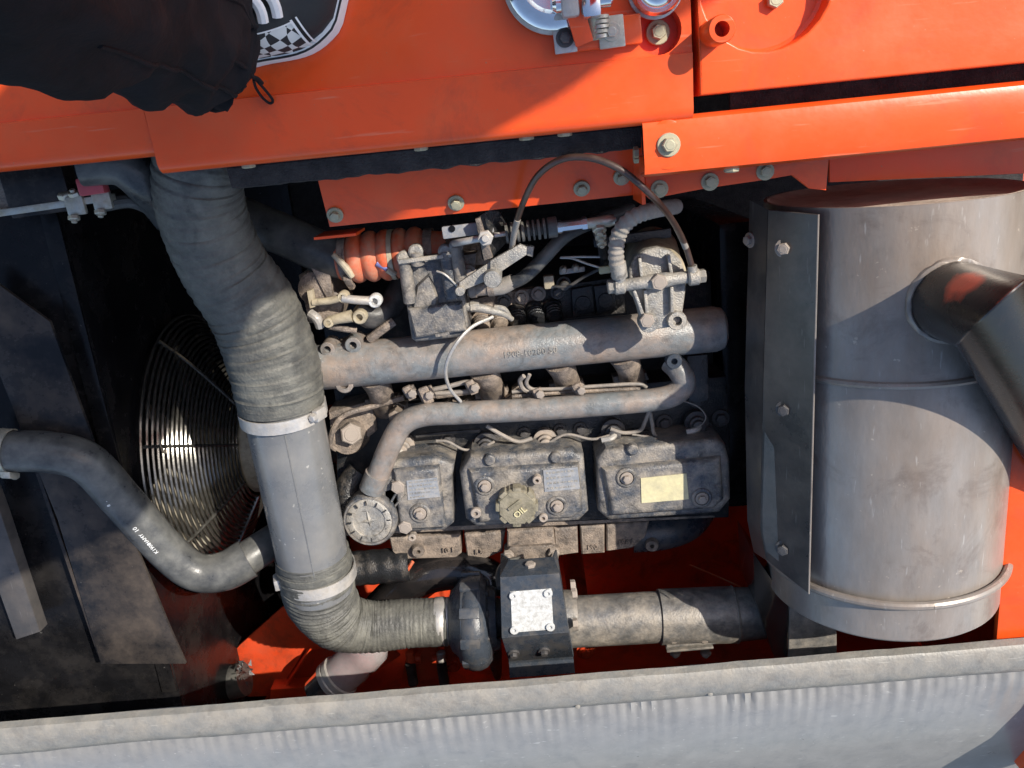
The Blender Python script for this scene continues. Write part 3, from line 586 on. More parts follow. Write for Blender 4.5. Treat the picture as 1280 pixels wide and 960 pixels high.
fn = thing('cooling_fan', 'cream plastic cooling fan turning inside the wire guard', 'fan', fc - Z * 0.2)
obj('hub', MB().lathe(fc + X * -0.03, X, [(0, 0.06), (0.05, 0.07), (0.07, 0.07), (0.075, 0.055), (0.10, 0.05)], 32), 'cream', fn)
for k in range(8):
    a = 2 * math.pi * k / 8 + 0.2; rd = Vector((0, math.cos(a), math.sin(a))); tg = X.cross(rd)
    rings = []
    for i in range(6):
        r = 0.062 + 0.150 * i / 5; wd = 0.038 + 0.016 * i / 5; pit = math.radians(38 - 14 * i / 5)
        e = tg * math.cos(pit) + X * math.sin(pit); nn = rd.cross(e)
        c0 = fc + rd * r + X * 0.005
        rings.append([c0 + e * wd * s + nn * (t + 0.006 * (1 - s * s)) for s, t in ((-1, 0), (-0.4, 0.002), (0.4, 0.002), (1, 0), (0.4, -0.002), (-0.4, -0.002))])
    obj('blade', MB().ring_strip(rings), 'fan_blade', fn)
obj('fan_clutch', MB().lathe(fc + X * 0.06, X, [(0, 0.050), (0.03, 0.078), (0.060, 0.078), (0.066, 0.070), (0.085, 0.062), (0.10, 0.062)], 32), 'cream', fn)
obj('shaft', MB().lathe(fc + X * 0.16, X, [(0, 0.060), (0.02, 0.060), (0.02, 0.04), (0.12, 0.04)], 24), 'engine_dark', fn)

# black plates on the radiator side
zp = -0.19
rp2 = thing('radiator_bracket', 'tall worn black steel bracket plate beside the coolant hose', 'bracket', P(90, 600, -0.23))
obj('plate', MB().prism(PL([(-30, 335), (0, 357), (62, 402), (118, 556), (160, 660), (214, 790), (232, 830), (126, 830), (72, 650), (20, 520), (0, 470), (-30, 420)], zp), (0, 0, -0.005), 0.001), 'blackplate', rp2)
obj('flange', MB().prism([P(20, 520, zp - 0.005), P(24, 518, zp - 0.005), P(130, 830, zp - 0.005), P(126, 830, zp - 0.005)], (0, 0, -0.035)), 'blackplate', rp2)
s2 = thing('steel_strip', 'bare worn steel strip at the edge of the black radiator plates', 'strip', P(20, 730, -0.23))
obj('strip', MB().prism(PL([(-30, 560), (0, 640), (50, 790), (20, 800), (-30, 660)], -0.185), (0, 0, -0.02), 0.002), 'shield', s2)
obj('rivet', MB().lathe(P(15, 715, -0.186), Z, [(0, 0.004), (0.002, 0.003)], 10), 'bolt_dark', s2)
# bracket bar with galvanised clamps, top left
bb = thing('clamp_bar', 'grey flat bar with galvanised clamp bolts under the deck at the radiator', 'bar', P(70, 260, -0.17))
p0, p1 = P(-40, 272, -0.15), P(142, 246, -0.15)
d = (p1 - p0).normalized(); R_b = Matrix((d, Z.cross(d), Z)).transposed()
obj('flat_bar', MB().box((p0 + p1) / 2, ((p1 - p0).length, 0.008, 0.012), R_b, 0.001), 'zinc', bb)
for px, py in ((95, 257), (128, 250)):
    q = P(px, py, -0.143)
    o = obj('clamp', MB().box(q, (0.022, 0.022, 0.007), R_b, 0.0025), 'zinc', bb)
    for s in (-1, 1): bolt(o, q + R_b @ Vector((0.004 * s, 0.012 * s, 0.004)), R_b @ Vector((0, s, 0.4)), 0.0065, 'zinc', 'nut')
bolt(bb, P(82, 246, -0.147), R_b @ Vector((0, 1, 0.5)), 0.008, 'zinc', 'hex')
obj('end_block', MB().box(P(8, 240, -0.16), (0.028, 0.05, 0.02), R_b, 0.002), 'cast', bb)
hb = thing('harness_hose', 'dull black ribbed harness hose running under the deck to the clamp bar', 'hose', P(170, 255, -0.2))
obj('sleeve', MB().tube([P(130, 256, -0.16), P(165, 252, -0.17), P(200, 268, -0.19), P(260, 300, -0.22)], 0.008, 10, 6), 'rubber', hb)
obj('sleeve', MB().tube([P(100, 205, -0.10), P(150, 205, -0.11), P(185, 232, -0.13), P(215, 270, -0.19)], 0.024, 12, 6), 'hose_blk', hb)
tgb = obj('red_connector', MB().box(P(116, 232, -0.13), (0.030, 0.020, 0.016), R_b, 0.003), 'red_plastic'); tag(tgb, 'small red plastic connector in the dark under the deck edge', 'connector')
bxx = obj('black_box', MB().box(P(52, 235, -0.16), (0.075, 0.06, 0.03), R_b, 0.004), 'blackplate'); tag(bxx, 'flat black box behind the galvanised clamp bar', 'box')

# ================================================================== BIG AIR INTAKE HOSE, TUBE AND ELBOW
ah = thing('intake_hose', 'thick dusty wrinkled rubber intake hose curving out from under the deck', 'hose', P(300, 400, -0.3))
ctl = [(262, 110, -0.115, .047), (250, 190, -0.115, .048), (250, 255, -0.135, .049), (276, 325, -0.165, .051), (318, 390, -0.190, .055), (341, 450, -0.200, .057), (352, 505, -0.205, .056)]
c = catmull([Vector((*P(a, b, z), r)) for a, b, z, r in ctl], 40)
acc = 0; pts, rads = [], []
for i, q in enumerate(c):
    if i: acc += (q.xyz - c[i - 1].xyz).length
    ph = ((acc + .003 * math.sin(acc * 61)) / 0.0140) % 1.0
    rid = 0.0019 * (1 - ph) ** 0.6 - 0.0019 * math.exp(-((ph - 0.0) / 0.10) ** 2)
    if acc > 0.40: rid *= 0.4
    pts.append(q.xyz); rads.append(q[3] + rid)
mb = MB(); mb.tube(pts, rads, 44, 1, wob=0.0010); obj('hose_wall', mb, 'rubber_wrap', ah, 50)
e0, e1 = P(352, 505, -0.205), P(395, 715, -0.232)
gt = thing('intake_tube', 'smooth grey straight intake tube between two rubber hoses', 'tube', P(380, 620, -0.3))
dt = (e1 - e0).normalized()
obj('tube_wall', MB().lathe(e0 - dt * 0.04, dt, [(0, .0515), ((e1 - e0).length + .07, .0500)], 48), 'tube_grey', gt)
obj('seam', MB().tube([e0 + dt * 0.01 + Vector((0.012, 0, 0.0500)), e1 + Vector((0.012, 0, 0.0487))], 0.0010, 6, 1), 'tube_grey', gt)
band(ah, e0 + dt * 0.010, dt, .0562, 0.017, 'alu', 'hose_clamp', screw=Vector((0.9, 0.0, 0.45)))
lh = thing('intake_elbow', 'dusty ribbed rubber elbow from the grey tube to the turbocharger inlet', 'hose', P(430, 770, -0.35))
ctl = [(390, 690, -0.2305, .0525), (396, 722, -0.235, .0525), (402, 748, -0.250, .051), (424, 775, -0.270, .045), (462, 783, -0.285, .0395), (510, 779, -0.292, .0375), (560, 777, -0.295, .0370)]
c = catmull([Vector((*P(a, b, z), r)) for a, b, z, r in ctl], 36)
acc = 0; pts, rads = [], []
for i, q in enumerate(c):
    if i: acc += (q.xyz - c[i - 1].xyz).length
    ph = (acc / 0.0075) % 1.0
    a_ = 1.0 if 0.045 < acc < 0.16 else 0.25
    pts.append(q.xyz); rads.append(q[3] + a_ * 0.0011 * math.sin(2 * math.pi * ph))
obj('hose_wall', MB().tube(pts, rads, 40, 1, wob=0.0012), 'rubber_wrap', lh, 50)
cl_ = P(398, 716, -0.2345)
band(lh, cl_, dt, .0532, 0.018, 'alu', 'hose_clamp', screw=Vector((-0.95, 0.0, 0.3)))
obj('hose_cuff', MB().lathe(P(392, 700, -0.232), dt, [(0, .052), (0.002, .0545), (0.010, .0545), (0.012, .053)], 44, False, False), 'rubber_wrap', lh)

# ------------------------------------------------------------------ coolant hose, lower left
ch = thing('coolant_hose', 'smooth black coolant hose with white print bending below the fan guard', 'hose', P(180, 640, -0.3))
hp = [(-40, 552, -0.16), (0, 563, -0.16), (60, 565, -0.165), (108, 578, -0.175), (150, 622, -0.195), (205, 684, -0.215), (243, 714, -0.225), (280, 714, -0.235), (310, 698, -0.25)]
obj('hose_wall', MB().tube([P(*q) for q in hp], [.0268] * 7 + [.0285, .0295], 30, 10), 'hose_blk', ch, 50)
obj('hose_neck', MB().tube([P(300, 704, -0.247), P(330, 684, -0.27), P(400, 640, -0.34)], .0255, 24, 6), 'hose_blk', ch, 50)
q0 = P(8, 563, -0.16); band(ch, q0, (P(40, 565, -0.16) - q0), .0272, 0.014, 'zinc', 'hose_clamp', screw=Vector((0.1, -0.9, 0.4)))
def on_hose(px, py, i0, i1, lift):
    a, b_ = P(*hp[i0]), P(*hp[i1]); d = (b_ - a).normalized()
    o = Vector((0, 0, HC)); r = (P(px, py, -0.2) - o).normalized()
    w0 = o - a; A_ = 1 - r.dot(d) ** 2; B_ = (r - d * r.dot(d)).dot(w0 - d * w0.dot(d)); C_ = (w0 - d * w0.dot(d)).length_squared - (.0268 + lift) ** 2
    t = (-B_ - math.sqrt(max(0, B_ * B_ - A_ * C_))) / A_; p = o + r * t
    q = p - a; return p, (q - d * q.dot(d)).normalized(), d
for s, px, py, sz in (('10', 170, 662, .0085), ('K19081', 190, 684, .0075), ('HAMY', 181, 674, .0072), ('8', 136, 632, .0065), ('-', 133, 627, .006)):
    p, nn, d = on_hose(px, py, 4, 5, 0.0006)
    text_mesh('print', s, p, -d, nn, sz, 'ink_white', ch)

# ================================================================== ENGINE
ZH = -0.335                                             # top face of the cylinder head
eng = thing('engine', 'dusty grey diesel engine with three valve covers in the bay', 'engine', Vector((0, -0.42, -0.79)))
XL, XRR = P(418, 560, ZH).x, P(912, 540, ZH).x
YT, YBm = P(660, 350, -0.40).y, P(660, 650, ZH).y
obj('cylinder_block', MB().box(((XL + XRR) / 2 - 0.005, (YT + YBm) / 2 + 0.02, -0.60), (XRR - XL, abs(YT - YBm) - 0.06, 0.40), None, 0.01), 'engine_dark', eng)
hd = obj('cylinder_head', MB().prism([P(420, 512, ZH), P(908, 470, ZH), P(914, 545, ZH), P(912, 648, ZH), P(420, 668, ZH)], (0, 0, -0.085), 0.006), 'engine_dark', eng)
for px, py, r in ((617, 545, 9), (700, 537, 8), (725, 535, 8), (830, 527, 10), (900, 522, 11), (655, 541, 8), (560, 548, 9), (770, 531, 8), (680, 512, 8), (870, 500, 9)):
    bolt(hd, P(px, py, ZH) + Z * 0.002, Z, r * 0.00125, 'bolt_dark', 'flange')
big = bolt(hd, P(438, 541, -0.30), towards(P(438, 541, -.3)) + Vector((0.2, -0.2, 0.3)), 0.0165, 'bolt_dirty', 'hex')
obj('bolt_boss', MB().lathe(P(438, 541, -0.335), Z, [(0, .030), (0.022, .026), (0.032, .022)], 24), 'cast', hd)
obj('end_plate', MB().prism(PL([(410, 515), (465, 500), (470, 540), (440, 565), (415, 565)], -0.322), (0, 0, -0.05), 0.006), 'cast', eng)
obj('flywheel_housing', MB().box((XRR + 0.032, (YT + YBm) / 2 + 0.01, -0.59), (0.058, 0.46, 0.40), None, 0.012), 'black', eng)  # enlarged and blackened to fill the shaded gap beside the muffler
# gasket strip along the lower edge
ga = P(430, 666, -0.338); gb = P(893, 643, -0.338)
dg_ = (gb - ga).normalized(); RGk = Matrix((dg_, Z.cross(dg_), Z)).transposed()
obj('cover_gasket', MB().box((ga + gb) / 2, ((gb - ga).length, 0.008, 0.006), RGk, 0.001), 'cast', eng)

# valve covers
def valve_cover(outline, ztop, zbot, label, low=None):
    top = PL(outline, ztop)
    mb = MB().prism(top, (0, 0, zbot - ztop), 0.010, 4, 1.0)
    o = obj('valve_cover', mb, 'engine', eng, 40); o['label'] = label
    return o
ZC = -0.262
vc1 = valve_cover([(462, 594), (490, 576), (545, 572), (568, 580), (565, 600), (567, 655), (556, 664), (470, 668), (455, 655)], ZC, ZH + 0.001, 'valve cover with a pale data label, beside the round breather')
vc2 = valve_cover([(574, 592), (588, 571), (640, 567), (715, 563), (730, 570), (736, 640), (724, 652), (596, 660), (582, 650)], ZC, ZH + 0.001, 'valve cover carrying the yellow oil filler cap')
vc3 = valve_cover([(746, 575), (758, 562), (895, 549), (907, 556), (913, 578), (914, 625), (900, 642), (762, 652), (748, 640)], ZC, ZH + 0.001, 'valve cover with a faded yellow label')
# raised ridges of the covers
for vc, rd in ((vc1, [(492, 590), (548, 585), (556, 660), (500, 663)]), (vc2, [(588, 590), (722, 582), (727, 640), (715, 648), (600, 654)]), (vc3, [(756, 588), (900, 574), (904, 625), (892, 636), (766, 645)])):
    obj('raised_top', MB().prism(PL(rd, ZC + 0.010), (0, 0, -0.012), 0.007, 3, 1.05), 'engine', vc, 40)
ZR = ZC + 0.010
def cover_bolt(vc, px, py, r=13, m='bolt_dirty'):
    q = P(px, py, ZR); s = MPP(px, py, ZR)
    o = obj('bolt_seat', MB().lathe(q - Z * 0.003, Z, [(0, r * s), (0.0045, r * s), (0.0060, r * s * 0.88), (0.0060, r * s * 0.72), (0.002, r * s * 0.66)], 28), 'engine' if m == 'bolt_dirty' else 'slate', vc)
    bolt(o, q + Z * 0.002, Z, r * s * 0.62, m, 'flange')
for vc, px, py in ((vc1, 525, 641), (vc2, 606, 607), (vc2, 696, 632), (vc3, 783, 597), (vc3, 877, 622)): cover_bolt(vc, px, py)
def stud(par, px, py, z, r, h=0.010, m='bolt_dirty', hollow=True):
    q = P(px, py, z); pr = [(0, r), (h, r), (h + .001, r * .85)]
    if hollow: pr += [(h + .001, r * .42), (h * .4, r * .4)]
    obj('stud', MB().lathe(q - Z * 0.001, Z, pr, 16), m, par)
stud(vc2, 595, 640, ZR, .0078, .006); stud(vc2, 671, 597, ZR, .0065, .012); stud(vc2, 679, 646, ZR, .0065, .006)
stud(vc1, 516, 668, ZR - .03, .006, .012)
# oil filler cap
fcp = P(646, 627, ZR); s = MPP(646, 627, ZR)
cap_o = obj('filler_cap', MB().lathe(fcp - Z * 0.002, Z, [(0, 22 * s), (0.004, 23 * s), (0.004, 25 * s), (0.020, 25 * s), (0.024, 22.5 * s), (0.0245, 15 * s)], 8, ph=0.3), 'cap', vc2, 20); cap_o['label'] = 'yellow plastic oil filler cap'
for k in range(8):
    a = 0.3 + 2 * math.pi * (k + .5) / 8
    q = fcp + Vector((math.cos(a), math.sin(a), 0)) * 23.2 * s + Z * 0.012
    obj('grip', MB().box(q, (.007, .012, .018), Matrix.Rotation(a, 3, 'Z'), .0015), 'cap', cap_o)
RXm = Vector((math.cos(0.6), math.sin(0.6), 0))
text_mesh('emblem', 'OIL', fcp + Z * 0.0232 + Vector((.004, -.006, 0)), RXm, Z, 0.013, 'plate_yellow', cap_o, 0.0016)
obj('emblem_ridge', MB().box(fcp + Z * 0.0240 + Vector((-.003, .006, 0)), (.022, .005, .003), Matrix.Rotation(0.6, 3, 'Z'), .001), 'cap', cap_o)
# labels on the covers
def label_plate(vc, quad, material, rows, name='data_label'):
    o = obj(name, MB().prism(PL(quad, ZR + 0.0012), (0, 0, -0.002)), material, vc)
    a, b_, c_ = [P(*q, ZR + 0.0014) for q in (quad[0], quad[1], quad[3])]
    for i, t in enumerate(rows):
        f = (i + 0.6) / (len(rows) + 0.2); mb = MB(); u = 0.08; hh = (c_ - a).length / len(rows) * 0.42
        while u < t:                                          # worn print: only its rows can be made out
            w_ = random.uniform(.03, .10); pc = a + (c_ - a) * f + (b_ - a) * (u + w_ / 2)
            mb.box(pc, ((b_ - a).length * w_, hh * random.uniform(.5, 1), .0004), Matrix.Rotation(math.atan2((b_ - a).y, (b_ - a).x), 3, 'Z')); u += w_ + random.uniform(.02, .05)
        obj('worn_print', mb, 'alu_cast', o)
label_plate(vc2, [(679, 588), (722, 584), (725, 611), (681, 615)], 'plate_blue', [.9, .8, .9, .85])
label_plate(vc1, [(508, 601), (546, 597), (550, 621), (510, 625)], 'plate_blue', [.9, .8, .92, .7, .5])
obj('data_label', MB().prism(PL([(801, 598), (858, 592), (861, 624), (802, 629)], ZR + 0.0012), (0, 0, -0.002)), 'plate_yellow', vc3)
# lip at top of the covers, with small bosses
for vc, px, py in ((vc2, 612, 573), (vc3, 790, 560), (vc2, 694, 570)):
    obj('boss', MB().lathe(P(px, py, ZC - 0.004), Z, [(0, .009), (.008, .008), (.010, .006)], 16), 'engine', vc)

# ------------------------------------------------------------------ exhaust manifold below the covers
em = thing('exhaust_manifold', 'dusty tan cast exhaust manifold below the valve covers', 'manifold', P(640, 690, -0.45))
zm = -0.36
for pts_, tp in (([(486, 672), (575, 668), (577, 692), (570, 698), (500, 700), (490, 690)], zm), ([(580, 668), (632, 664), (628, 690), (600, 702), (584, 698)], zm - 0.004),
                 ([(634, 664), (692, 660), (694, 682), (698, 694), (634, 700)], zm + 0.012), ([(692, 660), (722, 658), (723, 692), (694, 696)], zm + 0.004), ([(725, 658), (756, 656), (756, 692), (727, 694)], zm + 0.002),
                 ([(758, 656), (812, 652), (806, 676), (790, 686), (758, 690)], zm)):
    obj('casting', MB().prism(PL(pts_, tp), (0, 0.01, -0.07), 0.005, 3), 'cast', em)
obj('dark_branch', MB().tube([P(790, 668, zm - .03), P(830, 664, zm - .03), P(860, 655, zm - .05), P(880, 640, zm - .09)], [.030, .030, .027, .02], 18, 6), 'slate', em)
for px, py, d_ in ((523, 690, 1), (815, 683, 1)):
    q = P(px, py, zm + .01); dd = (towards(q) + Vector((0, -.5, 0))).normalized()
    lug = obj('lug', MB().lathe(q - dd * 0.03, dd, [(0, .011), (.028, .0105), (.030, .0095), (.030, .0035), (.015, .0035)], 18), 'cast', em)
for t, px, py in (('10 1', 560, 688), ('190', 740, 684), ('19A1', 782, 678), ('1A', 600, 690)):
    text_mesh('cast_mark', t, P(px, py, zm + .003) , X, Z, .012, 'cast', em, 0.0012)
# turbo flange
fg = obj('flange', MB().prism(PL([(630, 692), (638, 684), (690, 681), (700, 688), (698, 700), (632, 703)], zm + 0.018), (0, 0, -0.03), .003), 'cast', em)
for px, py in ((635, 693), (692, 690)): bolt(fg, P(px, py, zm + .020), Vector((0, -.3, 1)), .0095, 'bolt_dirty', 'nut')

# ------------------------------------------------------------------ intake manifold pipe
zi = -0.262
im = thing('intake_manifold', 'long dusty grey manifold pipe with raised casting number above the engine', 'manifold', P(650, 435, -0.34))
a, b_ = P(404, 459, zi), P(906, 410, zi); d = (b_ - a).normalized(); Lp = (b_ - a).length
ri = 28.5 * MPP(650, 430, zi)
obj('pipe_wall', MB().lathe(a, d, [(-0.02, ri * .97), (0, ri), (Lp - .014, ri), (Lp - .004, ri * .90), (Lp, ri * .70)], 40), 'pipe', im)
for px, py, r in ((409, 437, 9), (441, 432, 10), (430, 481, 11)):
    q = P(px, py, zi + .022); s = MPP(px, py, zi)
    obj('lug', MB().lathe(q - Z * .035, Z, [(0, r * s * 1.15), (.030, r * s), (.034, r * s), (.035, r * s * .9), (.035, r * s * .5), (.018, r * s * .45)], 22), 'pipe', im)
obj('lug_web', MB().tube([P(409, 440, zi + .01), P(441, 435, zi + .01)], .006, 10, 1), 'pipe', im)
obj('end_block', MB().prism(PL([(400, 440), (428, 430), (470, 425), (480, 470), (440, 485), (405, 478)], zi + .006), (0, 0, -.05), .012, 3), 'pipe', im)
nn = (towards(P(663, 440, zi)) + Vector((0, -.25, 0))); nn = (nn - d * nn.dot(d)).normalized()
mid = P(663, 444, zi) ; tpos = a + d * ((mid - a).dot(d)) + nn * (ri + .0003)
text_mesh('casting_number', '1908-10280 50', tpos, d, nn, .0120, 'alu_cast', im, .0006)
zr0 = -0.285
for px, py, w_ in ((475, 492, 42), (612, 482, 44), (706, 472, 44), (786, 463, 34)):
    q0, q1, q2 = P(px - 8, py - 22, zi - .01), P(px, py - 4, zr0 - .005), P(px + 6, py + 16, ZH - .01)
    obj('runner', MB().tube([q0, q1, q2], [.022, .018, .020], 16, 6), 'cast', im)
    obj('runner_flange', MB().prism(PL([(px - 20, py + 8), (px + 22, py + 3), (px + 26, py + 12), (px - 18, py + 18)], ZH + .012), (0, 0, -.02), .003), 'cast', im)
obj('tail_strut', MB().box(P(870, 470, -.30), (.03, .07, .03), None, .004), 'engine_dark', im)

# ------------------------------------------------------------------ coolant return pipe
zc = -0.262
cp_ = thing('coolant_pipe', 'bent grey coolant pipe running over the cylinder head to the round breather', 'pipe', P(660, 510, -.3))
path = [(838, 452, zc - .01), (848, 462, zc), (855, 478, zc + .002), (846, 491, zc + .004), (822, 499, zc + .005), (760, 505, zc + .005), (680, 511, zc + .005), (580, 516, zc + .006), (530, 519, zc + .006), (504, 530, zc + .006), (489, 554, zc + .006), (478, 580, zc + .004), (466, 610, zc)]
obj('pipe_wall', MB().tube([P(*q) for q in path], .0160, 22, 8), 'pipe', cp_, 50)
q = P(843, 452, zc + .022); obj('eyelet', MB().lathe(q - Z * .016, Z, [(0, .011), (.014, .011), (.016, .010), (.016, .0045), (.006, .0045)], 20), 'slate', cp_)
obj('cuff', MB().tube([P(472, 592, zc + .003), P(464, 612, zc)], .0178, 22, 1), 'pipe', cp_)
# round breather / thermostat
br_ = thing('breather', 'round grey breather housing with pale notched cover at the pipe end', 'breather', P(462, 652, -.36))
q = P(461, 652, -.245); s = MPP(461, 652, -.245)
dd = (Z + Vector((-.05, .06, 0))).normalized()
obj('housing', MB().lathe(q - dd * .07, dd, [(0, 34 * s), (.058, 35 * s), (.066, 34 * s), (.069, 32 * s), (.069, 29.5 * s), (.064, 29 * s)], 40), 'engine', br_)
cv = obj('cover_disc', MB().lathe(q - dd * .008, dd, [(0, 29 * s), (.006, 29 * s), (.0075, 27 * s), (.0075, 21 * s), (.0055, 20 * s)], 40), 'alu_cast', br_)
for k in range(12):
    a_ = 2 * math.pi * k / 12; u_ = Vector((math.cos(a_), math.sin(a_), 0))
    obj('notch', MB().box(q + u_ * 25 * s, (5 * s, 1.6 * s, .003), Matrix.Rotation(a_, 3, 'Z')), 'engine_dark', cv)
for a_ in (0, math.pi / 2, math.pi, 1.5 * math.pi):
    u_ = Vector((math.cos(a_ + .1), math.sin(a_ + .1), 0)); v_ = Z.cross(u_)
    c0 = q - dd * .004
    mb = MB().add([c0 + u_ * 19 * s, c0 + v_ * 4.5 * s, c0 - v_ * 4.5 * s, c0 + Z * .005], [(0, 1, 3), (0, 3, 2), (1, 2, 3), (0, 2, 1)])
    obj('star_ray', mb, 'alu_cast', cv, 10)
obj('arm', MB().prism(PL([(478, 612), (500, 605), (504, 628), (500, 655), (488, 668), (480, 650)], -.262), (0, 0, -.05), .004), 'slate', br_)
for px, py in ((498, 607), (507, 657)):
    l_ = obj('lug', MB().lathe(P(px, py, -.258) - Z * .03, Z, [(0, .0125), (.028, .0125), (.030, .011)], 20), 'engine', br_)
    bolt(l_, P(px, py, -.258) + Z * .001, Z, .0105, 'bolt_dirty', 'hex')
for k in range(2): obj('rib', MB().tube([P(486 + 8 * k, 632, -.255), P(498 + 10 * k, 612 + 6 * k, -.252)], .0018, 6, 1), 'engine', br_)
obj('dark_neck', MB().tube([P(432, 640, -.29), P(436, 610, -.30), P(450, 590, -.31)], .020, 16, 5), 'engine_dark', br_)

# ------------------------------------------------------------------ injectors, lines and wires on the head
lines = [
 ([(812, 512, -.29), (815, 528, -.295), (820, 545, -.30), (845, 550, -.30), (866, 540, -.30), (876, 530, -.30)], .0028, 'wire', 'pale bent injector line beside the last head bolt'),
 ([(812, 512, -.29), (806, 528, -.295), (800, 538, -.30), (780, 541, -.30), (763, 536, -.30)], .0028, 'wire', 'pale bent injector line leading to the middle injector'),
 ([(608, 532, -.285), (630, 545, -.29), (648, 552, -.295), (665, 548, -.30)], .0030, 'wire', 'short thick pale line below the coolant pipe'),
 ([(545, 551, -.30), (560, 552, -.30), (580, 562, -.30), (600, 560, -.30), (618, 552, -.30)], .0020, 'wire', 'thin dusty leak-off wire above the first cover gap'),
 ([(640, 556, -.30), (680, 555, -.30), (708, 543, -.30), (740, 549, -.30), (766, 543, -.30)], .0020, 'wire', 'thin dusty leak-off wire along the second and third covers'),
 ([(790, 543, -.30), (815, 546, -.30), (845, 543, -.30), (866, 540, -.30)], .0016, 'wire', 'thin pale wire dipping above the third cover'),
 ([(850, 500, -.28), (872, 508, -.285), (882, 520, -.29), (878, 530, -.295), (868, 534, -.30)], .0010, 'wire', 'hair-thin looping wire by the pipe bend'),
 ([(505, 549, -.30), (490, 560, -.30), (470, 572, -.30)], .0022, 'wire', 'short dusty wire ducking under the pipe bend'),
 ([(505, 497, -.29), (470, 507, -.29), (432, 518, -.285), (417, 535, -.285), (413, 555, -.29), (420, 562, -.295)], .0042, 'cast', 'dusty tan pipe looping round the big hex plug'),
 ([(520, 491, -.275), (560, 483, -.27), (586, 477, -.27), (592, 482, -.27), (585, 489, -.27), (540, 492, -.275)], .0034, 'wire', 'flattened loop of pale steel fuel line'),
 ([(594, 478, -.272), (590, 489, -.272), (560, 494, -.275), (530, 498, -.28)], .0034, 'cast', 'second parallel pale fuel line with clips'),
 ([(640, 490, -.275), (665, 487, -.275), (700, 486, -.275), (740, 483, -.275), (795, 480, -.275), (808, 484, -.28)], .0026, 'wire', 'straight pale fuel line clipped behind the coolant pipe'),
 ([(640, 496, -.28), (680, 492, -.28), (730, 489, -.28), (800, 486, -.28)], .0034, 'cast', 'dusty fuel line lying against the coolant pipe'),
 ([(655, 470, -.26), (650, 476, -.265), (654, 486, -.27), (664, 489, -.275)], .0034, 'wire', 'short hooked fuel line below the manifold pipe'),
 ([(662, 468, -.26), (658, 478, -.265), (662, 485, -.27), (672, 488, -.275)], .0028, 'wire', 'second short hooked fuel line below the manifold'),
 ([(616, 396, -.235), (588, 410, -.215), (566, 436, -.205), (557, 462, -.215), (562, 485, -.235), (576, 502, -.25)], .0024, 'alu', 'pale grey wire arching over the manifold pipe'),
 ([(520, 545, -.31), (560, 541, -.31), (600, 538, -.31)], .0032, 'wire_blk', 'black rail line in the shade of the coolant pipe'),
]
for pts_, r, m_, lab in lines:
    o = obj('fuel_line' if 'line' in lab or 'pipe' in lab else 'wire', MB().tube([P(*q) for q in pts_], r, 8, 6), m_); tag(o, lab, 'line' if 'line' in lab or 'pipe' in lab else 'wire')
def injector(px, py, lab, m='bolt_dark'):
    q = P(px, py, ZH)
    t = thing('injector', lab, 'injector', q, 'injectors along the cylinder head')
    obj('body', MB().lathe(q, Z, [(0, .016), (.010, .016), (.010, .012), (.026, .012), (.027, .009), (.036, .009), (.037, .006)], 20), m, t)
    obj('collar', MB().lathe(q + Z * .012, Z, [(0, .012), (.001, .018), (.005, .018), (.006, .012)], 20, False, False), m, t)
    obj('connector', MB().tube([q + Z * .034, q + Vector((-.006, -.002, .040)), q + Vector((-.020, -.004, .040))], .0045, 10, 3), 'alu', t)
    bolt(t, q + Vector((.018, -.012, .004)), Z, .008, m, 'flange')
injector(868, 524, 'dark injector with pale line beside the end head bolt')
injector(765, 534, 'dark injector between third cover and coolant pipe')
injector(681, 546, 'injector with pale connector above the second cover', 'bolt_dirty')
injector(608, 550, 'dark injector at the gap between first and second covers')
injector(505, 553, 'injector half hidden behind the pipe bend', 'bolt_dirty')
for px, py, wd, lab in ((512, 490, 20, 'dusty tan fuel line clip nearest the pipe bend'), (533, 493, 24, 'dusty tan fuel line clip on the doubled lines'), (590, 483, 20, 'dusty clip at the loop end of the pale fuel line'), (672, 492, 16, 'tan pipe clip resting against the coolant pipe'), (722, 486, 18, 'broad tan pipe clip resting against the coolant pipe')):
    q = P(px, py, -.262); s = MPP(px, py, -.262)
    t = thing('line_clip', lab, 'clip', q - Z * .02, 'clips on the fuel lines')
    R = Matrix.Rotation(random.uniform(.1, .5), 3, 'Z') @ Matrix.Rotation(random.uniform(-.3, .3), 3, 'X')
    obj('bracket', MB().box(q - Z * .004, (wd * s * .8, wd * s * .7, .006), R, .0012), 'cast', t)
    obj('cap', MB().box(q + Z * .003, (wd * s * .5, wd * s * .95, .005), R, .0012), 'cast', t)
    bolt(t, q + R @ Vector((wd * s * .2, 0, .007)), R @ Z, .0062, 'bolt_dirty', 'hex')
for px, py, r, h in ((562, 505, 9, .02), (585, 502, 8, .02), (640, 498, 9, .022), (500, 508, 9, .03), (650, 487, 9, .02), (700, 500, 8, .02)):
    q = P(px, py, ZH); s = MPP(px, py, ZH)
    obj('pipe_union', MB().lathe(q, Z, [(0, r * s * 1.3), (.02, r * s * 1.2), (.02, r * s), (.02 + h, r * s), (.022 + h, r * s * .7)], 6), 'cast', hd)

